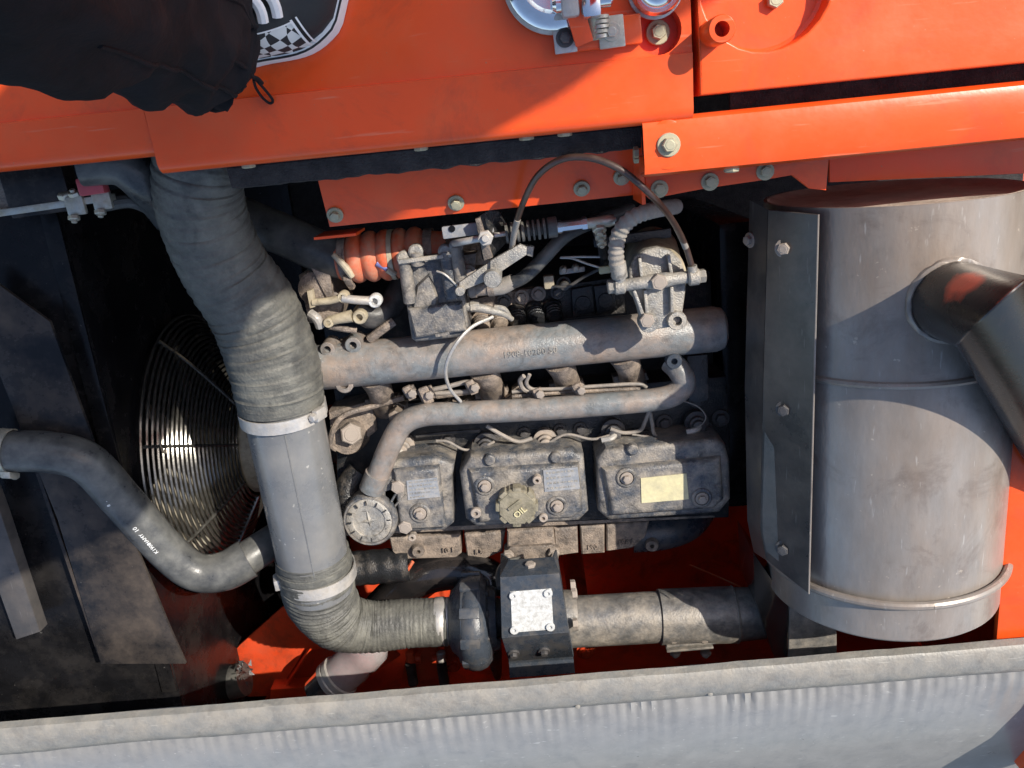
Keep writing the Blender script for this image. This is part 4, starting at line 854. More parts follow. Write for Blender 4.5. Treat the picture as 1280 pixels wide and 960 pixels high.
# ================================================================== TURBOCHARGER, HEAT SHIELD, EXHAUST
zt_ = -0.295
tA = P(545, 777, zt_); tdir = (P(700, 771, zt_) - P(560, 777, zt_)).normalized()
st_ = MPP(600, 775, zt_)
tb = thing('turbocharger', 'slate grey turbocharger with ribbed compressor volute beside the heat shield', 'turbocharger', P(600, 780, -.42))
obj('inlet_collar', MB().lathe(P(543, 777, zt_), tdir, [(0, .0355), (.003, .0375), (.016, .0375), (.018, .0365), (.03, .0365)], 36), 'alu', tb)
T0 = P(562, 776, zt_)
obj('compressor_housing', MB().lathe(T0, tdir, [(0, .036), (.004, .046), (.012, .054), (.022, .066), (.034, .0705), (.052, .0705), (.060, .064), (.062, .052), (.074, .048)], 44), 'slate', tb, 25)
for k in range(10):
    a_ = 2 * math.pi * k / 10 + .25; u_, v_, d_ = basis(tdir); rr = u_ * math.cos(a_) + v_ * math.sin(a_)
    R = Matrix((d_, rr.cross(d_), rr)).transposed()
    o = obj('rib', MB().box(T0 + d_ * .036 + rr * .0705, (.030, .016, .007), R, .002), 'slate', tb)
    bolt(tb, T0 + d_ * .060 + rr * .056, d_, .0055, 'bolt_dark', 'hex')
# volute scroll swelling round and leaving upwards left to the charge pipe
vp = []; vr = []
for k in range(13):
    a_ = math.radians(-60 + 25 * k); u_, v_, d_ = basis(tdir)
    vp.append(T0 + d_ * .040 + (u_ * math.cos(a_) + v_ * math.sin(a_)) * .050); vr.append(.019 + .0010 * k)
obj('volute', MB().tube(vp, vr, 14, 3), 'slate', tb)
obj('bearing_housing', MB().lathe(T0 + tdir * .070, tdir, [(0, .034), (.012, .030), (.03, .030), (.034, .044), (.05, .044)], 28), 'engine_dark', tb)
obj('oil_line', MB().tube([P(626, 735, -.27), P(624, 718, -.29), P(632, 705, -.31), P(650, 700, -.33)], .006, 10, 5), 'hose_blk', tb)
obj('actuator', MB().tube([P(618, 800, -.28), P(618, 818, -.30), P(622, 845, -.36)], [.010, .012, .007], 12, 3), 'engine_dark', tb)
bolt(tb, P(618, 803, -.262), Z, .011, 'bolt_dark', 'hex')
# charge pipe
cpipe = obj('charge_pipe', MB().tube([P(468, 770, -.40), P(500, 738, -.385), P(530, 720, -.375), P(570, 713, -.370), P(610, 722, -.36), P(612, 745, -.345)], [.031, .031, .031, .031, .030, .028], 28, 8), 'muffler_dark')
tag(cpipe, 'glossy black charge air pipe curving behind the turbocharger', 'pipe')

hs = thing('heat_shield', 'folded slate grey heat shield with riveted blank data plate over the turbine', 'heat shield', P(670, 770, -.42))
zh = -0.208
rows_ = [[(636, 701, -.248), (692, 697, -.248)], [(625, 722, zh), (699, 717, zh)], [(627, 797, zh), (711, 790, zh)], [(636, 827, -.238), (717, 821, -.238)]]
vs = [P(*q) for r_ in rows_ for q in r_]
lo = [v + Vector((0, 0, -.003)) for v in vs]
mb = MB()
for i in range(3): mb.prism([vs[2 * i], vs[2 * i + 1], vs[2 * i + 3], vs[2 * i + 2]], (0, 0, -.0025), .0006, 1)
obj('shield_sheet', mb, 'slate', hs)
obj('side_wall', MB().prism([vs[1] + Vector((.0005, 0, -.002)), vs[3] + Vector((.0005, 0, -.002)), vs[5] + Vector((.0005, 0, -.002)), vs[7] + Vector((.0005, 0, -.002)), vs[7] - Z * .05, vs[3] - Z * .07], (-.0025, 0, 0)), 'slate', hs)
obj('side_wall', MB().prism([vs[0] + Vector((0, 0, -.004)), vs[2] + Vector((0, 0, -.004)), vs[4] + Vector((0, 0, -.004)), vs[6] + Vector((0, 0, -.004)), vs[6] - Z * .05, vs[2] - Z * .07], (.0025, 0, 0)), 'slate', hs)
obj('lower_skirt', MB().prism([P(636, 830, -.244), P(717, 824, -.244), P(719, 842, -.244), P(637, 848, -.244)], (0, 0, -.03), .002), 'slate', hs)
obj('turbine_housing', MB().lathe(T0 + tdir * .088, tdir, [(0, .030), (.004, .052), (.07, .058), (.086, .050), (.088, .040), (.11, .0385)], 32), 'exhaust', hs)
def on_face(px, py, z=zh): return P(px, py, z)
pl_ = obj('data_plate', MB().prism(PL([(638, 740), (689, 736), (692, 787), (640, 791)], zh + .0012), (0, 0, -.0022), .0004, 1), 'plate_white', hs)
for px, py in ((642, 744), (685, 741), (688, 783), (643, 787)):
    bolt(pl_, P(px, py, zh + .001), Z, .0064, 'plate_white', 'socket', 'rivet')
fq = (P(692, 697, -.248) - P(636, 701, -.248)).cross(P(625, 722, zh) - P(636, 701, -.248)); fq = fq if fq.z > 0 else -fq
bolt(hs, P(663, 708, -.232), fq, .0078, 'bolt_dirty', 'hex')
fq = (vs[5] - vs[4]).cross(vs[6] - vs[4]); fq = fq if fq.z > 0 else -fq
for px, py in ((642, 817), (680, 814)): bolt(hs, P(px, py, -.2265), fq, .0088, 'bolt_dark', 'flange')
for px, py in ((714, 732), (716, 742), (717, 780)): bolt(hs, P(px, py, -.245), X, .0085, 'bolt_dirty', 'hex')

ep = thing('exhaust_pipe', 'scaly grey exhaust pipe with bolted sleeve joint between heat shield and canister', 'exhaust pipe', P(840, 775, -.4))
zx = -0.295; re_ = 32.5 * MPP(840, 775, zx)
x0_, x1_, x2_, x3_, x4_ = P(700, 778, zx), P(823, 771, zx), P(918, 768, zx), P(962, 766, zx + .002), P(985, 764, zx + .004)
dx = (x1_ - x0_).normalized()
obj('pipe_section', MB().lathe(x0_, dx, [(0, re_ * .97), ((x1_ - x0_).length, re_ * .97)], 40), 'exhaust', ep)
sl2 = obj('sleeve', MB().lathe(x1_, (x2_ - x1_), [(0, re_ * .98), (.001, re_ * 1.05), ((x2_ - x1_).length - .001, re_ * 1.07), ((x2_ - x1_).length, re_)], 40), 'exhaust', ep)
obj('outlet_cone', MB().lathe(x2_, (x4_ - x2_), [(0, re_ * 1.02), (.02, re_), (.055, re_ * .96), (.10, re_ * 1.0)], 40), 'exhaust', ep)
obj('weld_bead', MB().lathe(x2_, (x4_ - x2_), [(-.003, re_ * 1.04), (0, re_ * 1.10), (.003, re_ * 1.04)], 40, False, False), 'exhaust', ep)
obj('dark_flange', MB().lathe(P(958, 766, zx), (x4_ - x2_), [(0, re_ * 1.0), (.001, re_ * 1.16), (.012, re_ * 1.18), (.013, re_)], 36, False, False), 'muffler_dark', ep)
ear = obj('clamp_ear', MB().box(P(862, 800, zx + .020), (.075, .004, .026), None, .001), 'exhaust', ep)
obj('clamp_ear', MB().box(P(861, 807, zx + .014), (.072, .004, .022), None, .001), 'exhaust', ep)
for px in (842, 880):
    bolt(ear, P(px, 797, zx + .030), Vector((0, -.4, 1)), .0095, 'bolt_dirty', 'flange')
    bolt(ear, P(px + 2, 815, zx + .008), -Y, .0085, 'bolt_dirty', 'nut')

# ================================================================== MUFFLER
mx_, mr, mz = 0.456, 0.150, -0.205
yt_ = P(1130, 262, mz + mr).y; ybt = -0.655
mf = thing('muffler', 'large weathered steel muffler canister with recessed end and outlet pipe', 'muffler', Vector((mx_, -.4, mz - mr)))
ax = Vector((mx_, yt_, mz)); 
Lm = yt_ - ybt
obj('shell', MB().lathe(ax, -Y, [(.014, .002), (.014, mr - .0025), (-.003, mr - .0025), (-.003, mr), (.001, mr), (Lm, mr), (Lm + .004, mr - .004), (Lm + .004, .002)], 96), 'muffler', mf, 30)
obj('end_plate', MB().lathe(ax + Y * .001, -Y, [(0, .002), (.002, mr * .55), (.004, mr * .85), (-.0005, mr * .95), (-.002, mr - .004), (.006, mr - .003)], 72), 'lid', mf)
yr1, yr2 = P(1115, 486, mz + mr).y, P(1120, 757, mz + mr).y
obj('swage_ring', MB().lathe(Vector((mx_, yr1, mz)), -Y, [(-.005, mr - .001), (-.003, mr + .003), (0, mr + .0045), (.003, mr + .003), (.005, mr - .001)], 96, False, False), 'muffler', mf)
pts = [Vector((mx_ + (mr + .006) * math.sin(a), yr2, mz + (mr + .006) * math.cos(a))) for a in [2 * math.pi * k / 80 for k in range(81)]]
obj('strap_ring', MB().tube(pts, .0055, 10, 1, cap=False), 'muffler', mf)
# outlet pipe with mitre joint
o0, o1, o2 = P(1152, 364, -.12), P(1240, 392, .018), P(1352, 606, -.15)
ro_ = .0435
d1, d2 = (o1 - o0).normalized(), (o2 - o1).normalized(); mit = (d1 + d2).normalized()
def mitre_tube(mb, a, b, d, at_b, at_a, r, seg=40):
    u, v, _ = basis(d); ra, rb = [], []
    for k in range(seg):
        o = (u * math.cos(2 * math.pi * k / seg) + v * math.sin(2 * math.pi * k / seg)) * r
        q = a + o; q2 = b + o
        if at_a: q = q - d * ((q - a).dot(at_a) / d.dot(at_a))
        if at_b: q2 = q2 - d * ((q2 - b).dot(at_b) / d.dot(at_b))
        ra.append(q); rb.append(q2)
    mids = [[x + (y - x) * t for x, y in zip(ra, rb)] for t in (0, .25, .5, .75, 1)]
    return mb.ring_strip(mids, True, False, False)
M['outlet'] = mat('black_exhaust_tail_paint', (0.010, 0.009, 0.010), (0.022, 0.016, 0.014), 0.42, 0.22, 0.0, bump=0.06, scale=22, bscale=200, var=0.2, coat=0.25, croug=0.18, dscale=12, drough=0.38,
                  refl_patch=(o1 - d1 * .006 + ((towards(o1) - d1 * towards(o1).dot(d1)).normalized() * .80 + Y * .55) * ro_, .024, (.60, .085, .035)), scratch=(.05, .045, .045), scratch_map=(30, 8, 30), scratch_amt=0.5)  # orange spot painted in for the rail's reflection
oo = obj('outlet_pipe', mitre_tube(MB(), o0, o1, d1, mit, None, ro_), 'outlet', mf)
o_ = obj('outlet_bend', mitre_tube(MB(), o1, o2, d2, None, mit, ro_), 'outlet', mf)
u, v, _ = basis(d1); mbv = []
for k in range(41):
    q = o1 + (u * math.cos(2 * math.pi * k / 40) + v * math.sin(2 * math.pi * k / 40)) * ro_; mbv.append(q - d1 * ((q - o1).dot(mit) / d1.dot(mit)))
obj('mitre_weld', MB().tube(mbv, .0016, 6, 1, cap=False), 'muffler_dark', mf)
# weld bead where the pipe leaves the shell
wp = []
for k in range(49):
    o = (u * math.cos(2 * math.pi * k / 48) + v * math.sin(2 * math.pi * k / 48)) * (ro_ + .001)
    q = o0 + o; A_ = d1.x ** 2 + d1.z ** 2; B_ = d1.x * (q.x - mx_) + d1.z * (q.z - mz); C_ = (q.x - mx_) ** 2 + (q.z - mz) ** 2 - mr * mr
    t = (-B_ + math.sqrt(max(0, B_ * B_ - A_ * C_))) / A_
    wp.append(q + d1 * t)
obj('weld_bead', MB().tube(wp, .0042, 8, 1, wob=.002, cap=False), 'muffler', mf)
# muffler side shield
ms = thing('muffler_shield', 'folded dark sheet steel shield bolted along the muffler flank', 'shield', P(980, 500, -.25))
ztp = -0.098
zlo = -0.150
fr = [P(960, 262, zlo + .008), P(1023, 268, ztp), P(1011, 742, ztp), P(985, 722, ztp - .025), P(958, 700, zlo), P(950, 660, zlo), P(954, 480, zlo)]
obj('front_sheet', MB().prism(fr, (0, 0, -.003), .0008, 1), 'shield', ms)
fl_ = [P(959, 262, ztp - .0005), P(957, 256, ztp - .002), P(937, 250, -.150), P(930, 480, -.160), P(937, 680, -.160), P(957, 700, ztp - .0005), P(951, 660, ztp - .0005), P(953.5, 480, ztp - .0005)]
mb = MB()
up_ = [P(959.5, 262, zlo + .0078), P(953.5, 480, zlo - .0005), P(950, 660, zlo - .0005), P(957.5, 700, zlo - .0005)]
dn_ = [P(937, 250, -.19), P(931, 480, -.20), P(934, 650, -.20), P(942, 690, -.20)]
dn2 = [q + Vector((-.006, 0, -.22)) for q in dn_]
mb.add(up_ + dn_, [(i, i + 1, i + 5, i + 4) for i in range(3)])
obj('side_flange', mb, 'shield', ms, 20)
for px, py in ((981, 310), (981, 511), (980, 685)): bolt(ms, P(px, py, -.131), Vector((-.6, 0, 1)), .0115, 'bolt_dirty' if py < 400 else 'bolt_dark')
for py in (300,): bolt(ms, P(938, py, -.185), Vector((-.85, 0, .4)), .0095, 'bolt_dirty')
obj('edge_hem', MB().tube([P(1023, 268, ztp - .001), P(1017, 505, ztp - .001), P(1011, 742, ztp - .001)], .0012, 8, 1), 'muffler', ms)

# muffler bracket at the lower end
mb_ = thing('muffler_bracket', 'angled steel bracket holding muffler and exhaust pipe end, rust along its edge', 'bracket', P(985, 770, -.4))
zb = -.19
obj('web', MB().prism([P(941, 690, -.215), P(986, 755, zb), P(984, 822, zb), P(968, 822, -.215), P(944, 750, -.24)], (.004, 0, -.10), .001, 1), 'muffler_dark', mb_)
obj('face', MB().prism(PL([(987, 755), (1046, 762), (1046, 830), (985, 830)], zb), (0, 0, -.004), .001, 1), 'exhaust', mb_)

# ================================================================== FUEL FILTER
ff = thing('fuel_filter', 'cast fuel filter head with cross tube and cream canister above the manifold', 'fuel filter', P(820, 350, -.30))
zf = -.165
obj('canister', MB().lathe(P(821, 352, zf - .006), P(815, 318, -.29) - P(821, 352, zf - .006), [(0, .034), (.012, .036), (.014, .0375), (.03, .0375), (.032, .036), (.13, .036), (.14, .030)], 36), 'cream', ff)
ol = [(786, 354), (786, 336), (793, 321), (807, 312), (823, 309), (840, 314), (852, 326), (858, 345), (857, 365), (852, 402), (843, 409), (812, 413), (803, 408), (797, 385)]
hd_ = obj('filter_head', MB().prism(PL(ol, zf), (0, 0, -.016), .004, 3), 'alu_cast', ff)
a_, b_ = P(776, 357, zf + .010), P(870, 345, zf + .010); dxx = (b_ - a_).normalized()
obj('cross_tube', MB().lathe(a_, dxx, [(0, .006), (.004, .0075), ((b_ - a_).length * .30, .0075), ((b_ - a_).length * .42, .0095), ((b_ - a_).length * .6, .0095), ((b_ - a_).length * .7, .0075), ((b_ - a_).length, .0075)], 20), 'alu_cast', ff)
bolt(ff, P(823, 352, zf + .016), Z, .0105, 'bolt_dirty', 'hex')
for q1, q2 in (((799, 322), (802, 346)), ((835, 318), (839, 342)), ((806, 362), (809, 398)), ((839, 358), (840, 390)), ((792, 362), (803, 392))):
    m1, m2 = P(*q1, zf + .005), P(*q2, zf + .007); dd = (m2 - m1); R = Matrix.Rotation(math.atan2(dd.y, dd.x), 3, 'Z')
    obj('rib', MB().box((m1 + m2) / 2 - Z * .002, (dd.length, .004, .012), R, .0012), 'alu_cast', hd_)
for px, py, hol in ((808, 400, False), (843, 397, True)):
    l_ = obj('lug', MB().lathe(P(px, py, zf - .012), Z, [(0, .012), (.018, .012), (.020, .011)] + ([(.020, .006), (.008, .006)] if hol else []), 24), 'alu_cast', ff)
    if not hol: bolt(l_, P(px, py, zf + .009), Z, .0095, 'bolt_dirty', 'hex')
for px, py, sd in ((774, 357, -1), (867, 346, 1)):
    q = P(px, py, zf + .012)
    bj = obj('banjo', MB().lathe(q - dxx * .007, dxx, [(0, .0085), (.002, .0105), (.012, .0105), (.014, .0085)], 20), 'alu_cast', ff)
    bolt(bj, q + dxx * sd * .008, dxx * sd, .0085, 'alu_cast', 'hex')
obj('banjo_neck', MB().tube([P(775, 355, zf + .014), P(774, 340, zf + .016)], .0072, 14, 1), 'alu_cast', ff)
obj('banjo_neck', MB().tube([P(867, 345, zf + .014), P(865, 332, zf + .016)], .0058, 14, 1), 'alu_cast', ff)
bh = thing('braided_hose', 'ribbed grey braided hose hooking over to the fuel filter', 'hose', P(790, 290, -.2))
hp2 = catmull([Vector(P(*q)) for q in ((774, 345, -.148), (770, 318, -.142), (774, 292, -.135), (790, 273, -.13), (815, 263, -.14), (845, 258, -.19))], 24)
acc = 0; rr_ = []
for i, q in enumerate(hp2):
    if i: acc += (q - hp2[i - 1]).length
    rr_.append(.0092 + .0007 * math.sin(acc / .0075 * 2 * math.pi))
obj('hose_wall', MB().tube(hp2, rr_, 16, 1), 'braid', bh)
obj('crimp', MB().tube([P(774.5, 346, -.148), P(772, 328, -.144)], .0098, 16, 1), 'alu_cast', bh)
fl2 = thing('fuel_line', 'brown plastic fuel line arching over the shaded plate to the filter', 'line', P(740, 220, -.2))
obj('line_wall', MB().tube([P(*q) for q in ((640, 318, -.17), (643, 290, -.14), (653, 256, -.10), (672, 220, -.07), (703, 199, -.050), (740, 198, -.038), (777, 213, -.030), (812, 242, -.035), (838, 272, -.075), (855, 303, -.125), (864, 330, -.148))], .0036, 12, 8), 'fuel_line', fl2)
obj('line_sleeve', MB().tube([P(639, 320, -.172), P(642, 295, -.145), P(647, 274, -.119)], .0037, 12, 4), 'braid', fl2)
obj('line_sleeve', MB().tube([P(846, 285, -.108), P(852, 297, -.119), P(857, 309, -.130)], .0037, 12, 4), 'braid', fl2)

# ================================================================== GREY HOUSING WITH CORNER POSTS, LEVERS
hg = thing('governor_housing', 'dusty grey box housing with corner posts and lever above the manifold', 'housing', P(540, 370, -.32))
zg = -.215
obj('box_body', MB().prism(PL([(499, 324), (574, 314), (586, 416), (580, 421), (520, 428), (514, 424)], zg), (0, 0, -.09), .006, 3), 'engine', hg)
obj('box_step', MB().prism(PL([(509, 386), (577, 378), (583, 414), (519, 423)], zg + .012), (0, 0, -.02), .006, 3), 'engine', hg)
obj('box_ridge', MB().prism(PL([(522, 358), (536, 345), (546, 372), (545, 385), (516, 388)], zg + .008), (0, 0, -.012), .005, 2, 1.2), 'engine', hg)
for px, py0, py1, z0, r in ((505, 322, 378, zg + .010, .0085), (557, 314, 372, zg + .014, .0090), (570, 308, 352, zg + .018, .0085), (520, 314, 330, zg + .014, .009)):
    obj('post', MB().tube([P(px, py0, z0), P(px + (py1 - py0) * .14, py1, z0 - .004)], r, 16, 1), 'engine', hg)
    obj('post_cap', MB().lathe(P(px, py0, z0), Z, [(-.006, r * 1.05), (.004, r * 1.05), (.006, r * .8)], 16), 'alu_cast', hg)
obj('top_strap', MB().prism(PL([(496, 325), (576, 315), (577, 320), (498, 331)], zg + .022), (0, 0, -.004), .001, 1), 'alu_cast', hg)
obj('rear_flange', MB().prism(PL([(572, 320), (596, 316), (594, 336), (612, 334), (612, 350), (578, 352)], zg + .002), (0, 0, -.03), .003), 'cast', hg)
bolt(hg, P(586, 340, zg + .004), Z, .0095, 'bolt_dirty')
obj('wire_loop', MB().tube([P(546, 339, zg + .02), P(556, 343, zg + .024), P(568, 354, zg + .02), P(574, 361, zg + .014)], .0014, 8, 4), 'alu', hg)
obj('cast_mark', MB().box(P(553, 418, zg + .013), (.018, .004, .001), Matrix.Rotation(.1, 3, 'Z')), 'engine', hg)
lv = thing('throttle_lever', 'two-arm cast throttle lever pivoting beside the grey housing', 'lever', P(610, 335, -.25))
zl = -.155
def arm(q1, q2, r1, r2, par, m='alu_cast', z=zl):
    A_, B_ = P(*q1, z), P(*q2, z); d_ = (B_ - A_).normalized(); n_ = Z.cross(d_)
    o = [A_ + n_ * r1, B_ + n_ * r2, B_ + d_ * r2 * .7, B_ - n_ * r2, A_ - n_ * r1, A_ - d_ * r1 * .7]
    return obj('arm', MB().prism(o, (0, 0, -.008), .0015), m, par)
arm((577, 358), (618, 336), .0055, .010, lv); arm((618, 334), (654, 312), .009, .0075, lv, z=zl + .006)
obj('arm_tip', MB().prism(PL([(648, 306), (668, 308), (666, 322), (652, 318)], zl - .012), (0, 0, -.010), .004), 'alu_cast', lv)
obj('pivot', MB().lathe(P(617, 338, zl - .05), Z, [(0, .011), (.045, .011), (.060, .0115), (.066, .010)], 22), 'alu_cast', lv)
obj('pivot_pin', MB().lathe(P(577, 358, zl - .03), Z, [(0, .006), (.030, .006), (.034, .0055)], 16), 'alu_cast', lv)
# linkage rod with spring and turnbuckle
lk = thing('control_linkage', 'control linkage with bellows spring and chrome turnbuckle behind the levers', 'linkage', P(660, 285, -.24))
z1 = -.16
q0, q1 = P(618, 294, z1), P(770, 274, z1)
dl = (q1 - q0).normalized(); R_l = Matrix((dl, Z.cross(dl), Z)).transposed()
fb = obj('flat_bar', MB().box(P(585, 287, z1 - .004), (.062, .015, .006), R_l, .0025), 'plate_blue', lk)
obj('pin_hole', MB().lathe(P(565, 286, z1), Z, [(0, .004), (.0006, .004)], 14), 'black', fb)
obj('rod', MB().lathe(q0, dl, [(0, .003), ((q1 - q0).length, .003)], 12), 'alu', lk)
mbx = MB(); prf = []
Ls = (P(692, 284, z1) - P(632, 292, z1)).length
for i in range(61):
    t = i / 60; prf.append((t * Ls, .0092 + .0030 * (1 if (t * 9) % 1 < .55 else -.8)))
obj('bellows_spring', mbx.lathe(P(632, 292, z1), dl, prf, 20), 'rubber', lk, 25)
obj('spring_collar', MB().lathe(P(684, 285, z1), dl, [(0, .011), (.001, .0125), (.011, .0125), (.012, .011)], 22), 'hose_blk', lk)
obj('turnbuckle', MB().lathe(P(696, 284, z1), dl, [(0, .008), (.006, .008), (.006, .0068), (.030, .0068), (.030, .0085), (.036, .0085)], 8), 'chrome', lk)
obj('rod_end', MB().lathe(P(730, 280, z1), dl, [(0, .006), (.02, .0065), (.03, .0075), (.036, .006)], 16), 'zinc', lk)
for k in range(3): bolt(lk, P(749 + 1.5 * k, 285 + 9 * k, z1 - .012 * k), Vector((0, -1, .8)), .0085 - .001 * k, 'zinc', 'nut')
bk = obj('bracket', MB().prism([P(594, 274, z1 + .018), P(612, 262, z1 + .004), P(624, 264, z1 - .006), P(634, 282, z1 - .006), P(636, 300, z1 - .02), P(612, 326, z1 - .02), P(603, 325, z1 + .006)], (0, 0, -.004), .001), 'engine_dark', lk)
obj('bracket_web', MB().prism([P(594, 274, z1 + .020), P(600, 272, z1 + .022), P(616, 322, z1 + .010), P(605, 326, z1 + .008)], (0, 0, -.012), .001), 'cast', lk)
bolt(lk, P(607, 297, z1 + .022), Z, .0095, 'alu', 'nut')
obj('clevis_rod', MB().tube([P(568, 304, z1 - .015), P(580, 302, z1 + .008), P(607, 297, z1 + .014)], .0042, 12, 3), 'alu', lk)
obj('fork', MB().tube([P(744, 282, z1 - .02), P(752, 305, z1 - .06), P(755, 330, z1 - .12)], .006, 10, 3), 'engine_dark', lk)
obj('fork_arm', MB().box(P(790, 297, -.24), (.10, .012, .01), R_l, .002), 'engine_dark', lk)
# black delivery hose and its fitting
dh = thing('delivery_hose', 'black textured delivery hose with dusty crimped end fitting', 'hose', P(660, 320, -.28))
obj('hose_wall', MB().tube([P(*q) for q in ((632, 356, -.215), (655, 346, -.21), (680, 322, -.21), (705, 296, -.215), (735, 280, -.23), (790, 262, -.27))], .0088, 16, 8), 'hose_blk', dh)
obj('crimp', MB().tube([P(612, 360, -.218), P(628, 358, -.216), P(642, 351, -.213)], [.0105, .0105, .0095], 16, 3), 'braid', dh)
obj('fitting', MB().lathe(P(586, 363, -.222), P(612, 360, -.218) - P(586, 363, -.222), [(0, .009), (.002, .0105), (.010, .0105), (.010, .009), (.024, .009), (.026, .011), (.034, .011)], 12), 'cast', dh)

# ================================================================== CHARGE PIPE AND SILICONE BELLOWS, UPPER LEFT
up_pipe = obj('crossover_pipe', MB().tube([P(*q) for q in ((265, 255, -.30), (310, 275, -.28), (360, 296, -.265), (405, 316, -.258), (440, 326, -.255))], .0275, 28, 6), 'hose_blk')
tag(up_pipe, 'black crossover pipe running from behind the big hose to the orange bellows', 'pipe')
sb = thing('silicone_bellows', 'orange ribbed silicone hose with worn clamps joining the black crossover pipe', 'hose', P(480, 325, -.3))
s0, s1 = P(424, 324, -.255), P(560, 312, -.25); dsb = (s1 - s0).normalized(); Lb = (s1 - s0).length; prf = []
for i in range(121):
    t = i / 120
    if t < .10: r = .0275
    elif t < .78: r = .0275 + .0060 * abs(math.sin((t - .10) / .68 * math.pi * 5)) ** .7
    else: r = .0275 - .004 * (t - .78) / .22
    prf.append((t * Lb, r))
obj('hose_wall', MB().lathe(s0, dsb, prf, 32), 'silicone', sb, 50)
band(sb, s0 + dsb * Lb * .06, dsb, .0283, .010, 'cast', 'hose_clamp', screw=Vector((.1, -.8, .6)))
band(sb, s0 + dsb * Lb * .50, dsb, .0315, .006, 'cream', 'hose_clamp')
band(sb, s0 + dsb * Lb * .84, dsb, .0285, .011, 'cast', 'hose_clamp', screw=Vector((.1, -.8, .6)))
obj('screw', MB().tube([P(471, 329, -.225), P(484, 336, -.225)], .0038, 10, 1), 'tape_blue', sb)
obj('screw', MB().tube([P(484, 336, -.225), P(494, 343, -.228)], .0050, 10, 1), 'cream', sb)
obj('screw', MB().tube([P(416, 318, -.222), P(432, 334, -.222), P(440, 346, -.226)], [.003, .005, .004], 10, 2), 'cream', sb)
obj('intake_neck', MB().tube([P(540, 314, -.252), P(565, 316, -.26), P(600, 322, -.29)], [.026, .025, .022], 24, 4), 'cast', sb)

# ================================================================== PALE SENSOR FITTINGS LEFT OF THE HOUSING
sf = thing('oil_line_block', 'dirty cast block with cream banjo fittings beside the big intake hose', 'fitting block', P(410, 370, -.34))
zs_ = -.245
obj('block', MB().prism(PL([(372, 345), (392, 334), (411, 336), (418, 362), (432, 375), (420, 405), (385, 405)], zs_ - .01), (0, 0, -.06), .006), 'cast', sf)
obj('round_cap', MB().lathe(P(396, 360, zs_ - .012), Z, [(0, .024), (.008, .023), (.012, .016)], 24), 'cast', sf)
obj('bracket', MB().prism(PL([(389, 335), (411, 334), (416, 372), (408, 372)], zs_ + .004), (0, 0, -.004), .001), 'cast', sf)
obj('flange', MB().prism(PL([(383, 364), (390, 362), (394, 384), (387, 386)], zs_ + .012), (0, 0, -.01), .002), 'cream', sf)
obj('tube', MB().tube([P(391, 378, zs_ + .010), P(412, 376, zs_ + .012), P(428, 372, zs_ + .014)], .0048, 12, 3), 'cream', sf)
obj('tube', MB().tube([P(428, 373, zs_ + .014), P(445, 375, zs_ + .014), P(466, 376, zs_ + .012)], .0058, 12, 3), 'alu', sf)
obj('tube', MB().tube([P(408, 404, zs_ + .010), P(420, 399, zs_ + .012), P(440, 395, zs_ + .012)], [.0055, .0068, .0085], 12, 3), 'cream', sf)
for px, py, r, m_ in ((428, 372, 7, 'cream'), (468, 377, 8.5, 'plate_white'), (410, 404, 6.5, 'cream'), (449, 397, 9, 'cream')):
    q = P(px, py, zs_ + .018); s = MPP(px, py, zs_)
    obj('banjo', MB().lathe(q - Z * .016, Z, [(0, r * s), (.014, r * s), (.016, r * s * .85), (.016, r * s * .5), (.006, r * s * .45)], 18), m_, sf)
obj('coil', MB().tube([P(388, 392, zs_ + .008), P(396, 398, zs_ + .012), P(400, 408, zs_ + .006)], .0065, 10, 3), 'alu', sf)
obj('black_boot', MB().tube([P(446, 384, zs_ - .01), P(466, 395, zs_ - .015), P(490, 380, zs_ - .03), P(505, 350, zs_ - .05)], [.016, .018, .018, .016], 16, 5), 'wire_blk', sf)
obj('tube', MB().tube([P(412, 408, zs_), P(428, 411, zs_ + .002), P(446, 413, zs_)], .0042, 10, 3), 'cast', sf)
obj('tube', MB().tube([P(462, 424, zs_ - .01), P(478, 412, zs_ - .005), P(492, 402, zs_ - .01)], .006, 10, 3), 'cast', sf)

# ================================================================== INJECTION PUMP
ip = thing('injection_pump', 'dark oily fuel injection pump with a row of delivery valves behind the manifold', 'injection pump', P(690, 375, -.45))
zpp = -.325
obj('pump_body', MB().prism(PL([(588, 372), (780, 345), (784, 392), (592, 412)], zpp), (0, 0, -.12), .006), 'engine_dark', ip)
obj('holder_plate', MB().prism(PL([(590, 374), (640, 364), (680, 358), (676, 380), (640, 398), (592, 404)], zpp + .008), (0, 0, -.015), .004), 'cast', ip)
for px, py in ((645, 389), (668, 385), (690, 383), (622, 392), (601, 396)):
    q = P(px, py, zpp + .006); tl_ = Vector((.1, -.45, 1)).normalized()
    vv_ = obj('delivery_valve', MB().lathe(q, tl_, [(0, .014), (.006, .014), (.006, .0115), (.026, .0115), (.030, .0095), (.034, .0095), (.034, .006)], 12), 'engine_dark' if px > 630 else 'cast', ip)
    for k in range(3): obj('thread', MB().lathe(q + tl_ * (.010 + .006 * k), tl_, [(0, .0115), (.001, .0125), (.003, .0125), (.004, .0115)], 16, False, False), 'engine_dark' if px > 630 else 'cast', vv_)
for px, py, m_ in ((652, 371, 'bolt_dirty'), (673, 367, 'bolt_dirty'), (697, 365, 'bolt_dark'), (630, 376, 'bolt_dark')): bolt(ip, P(px, py, zpp + .012), Z, .0105, m_)
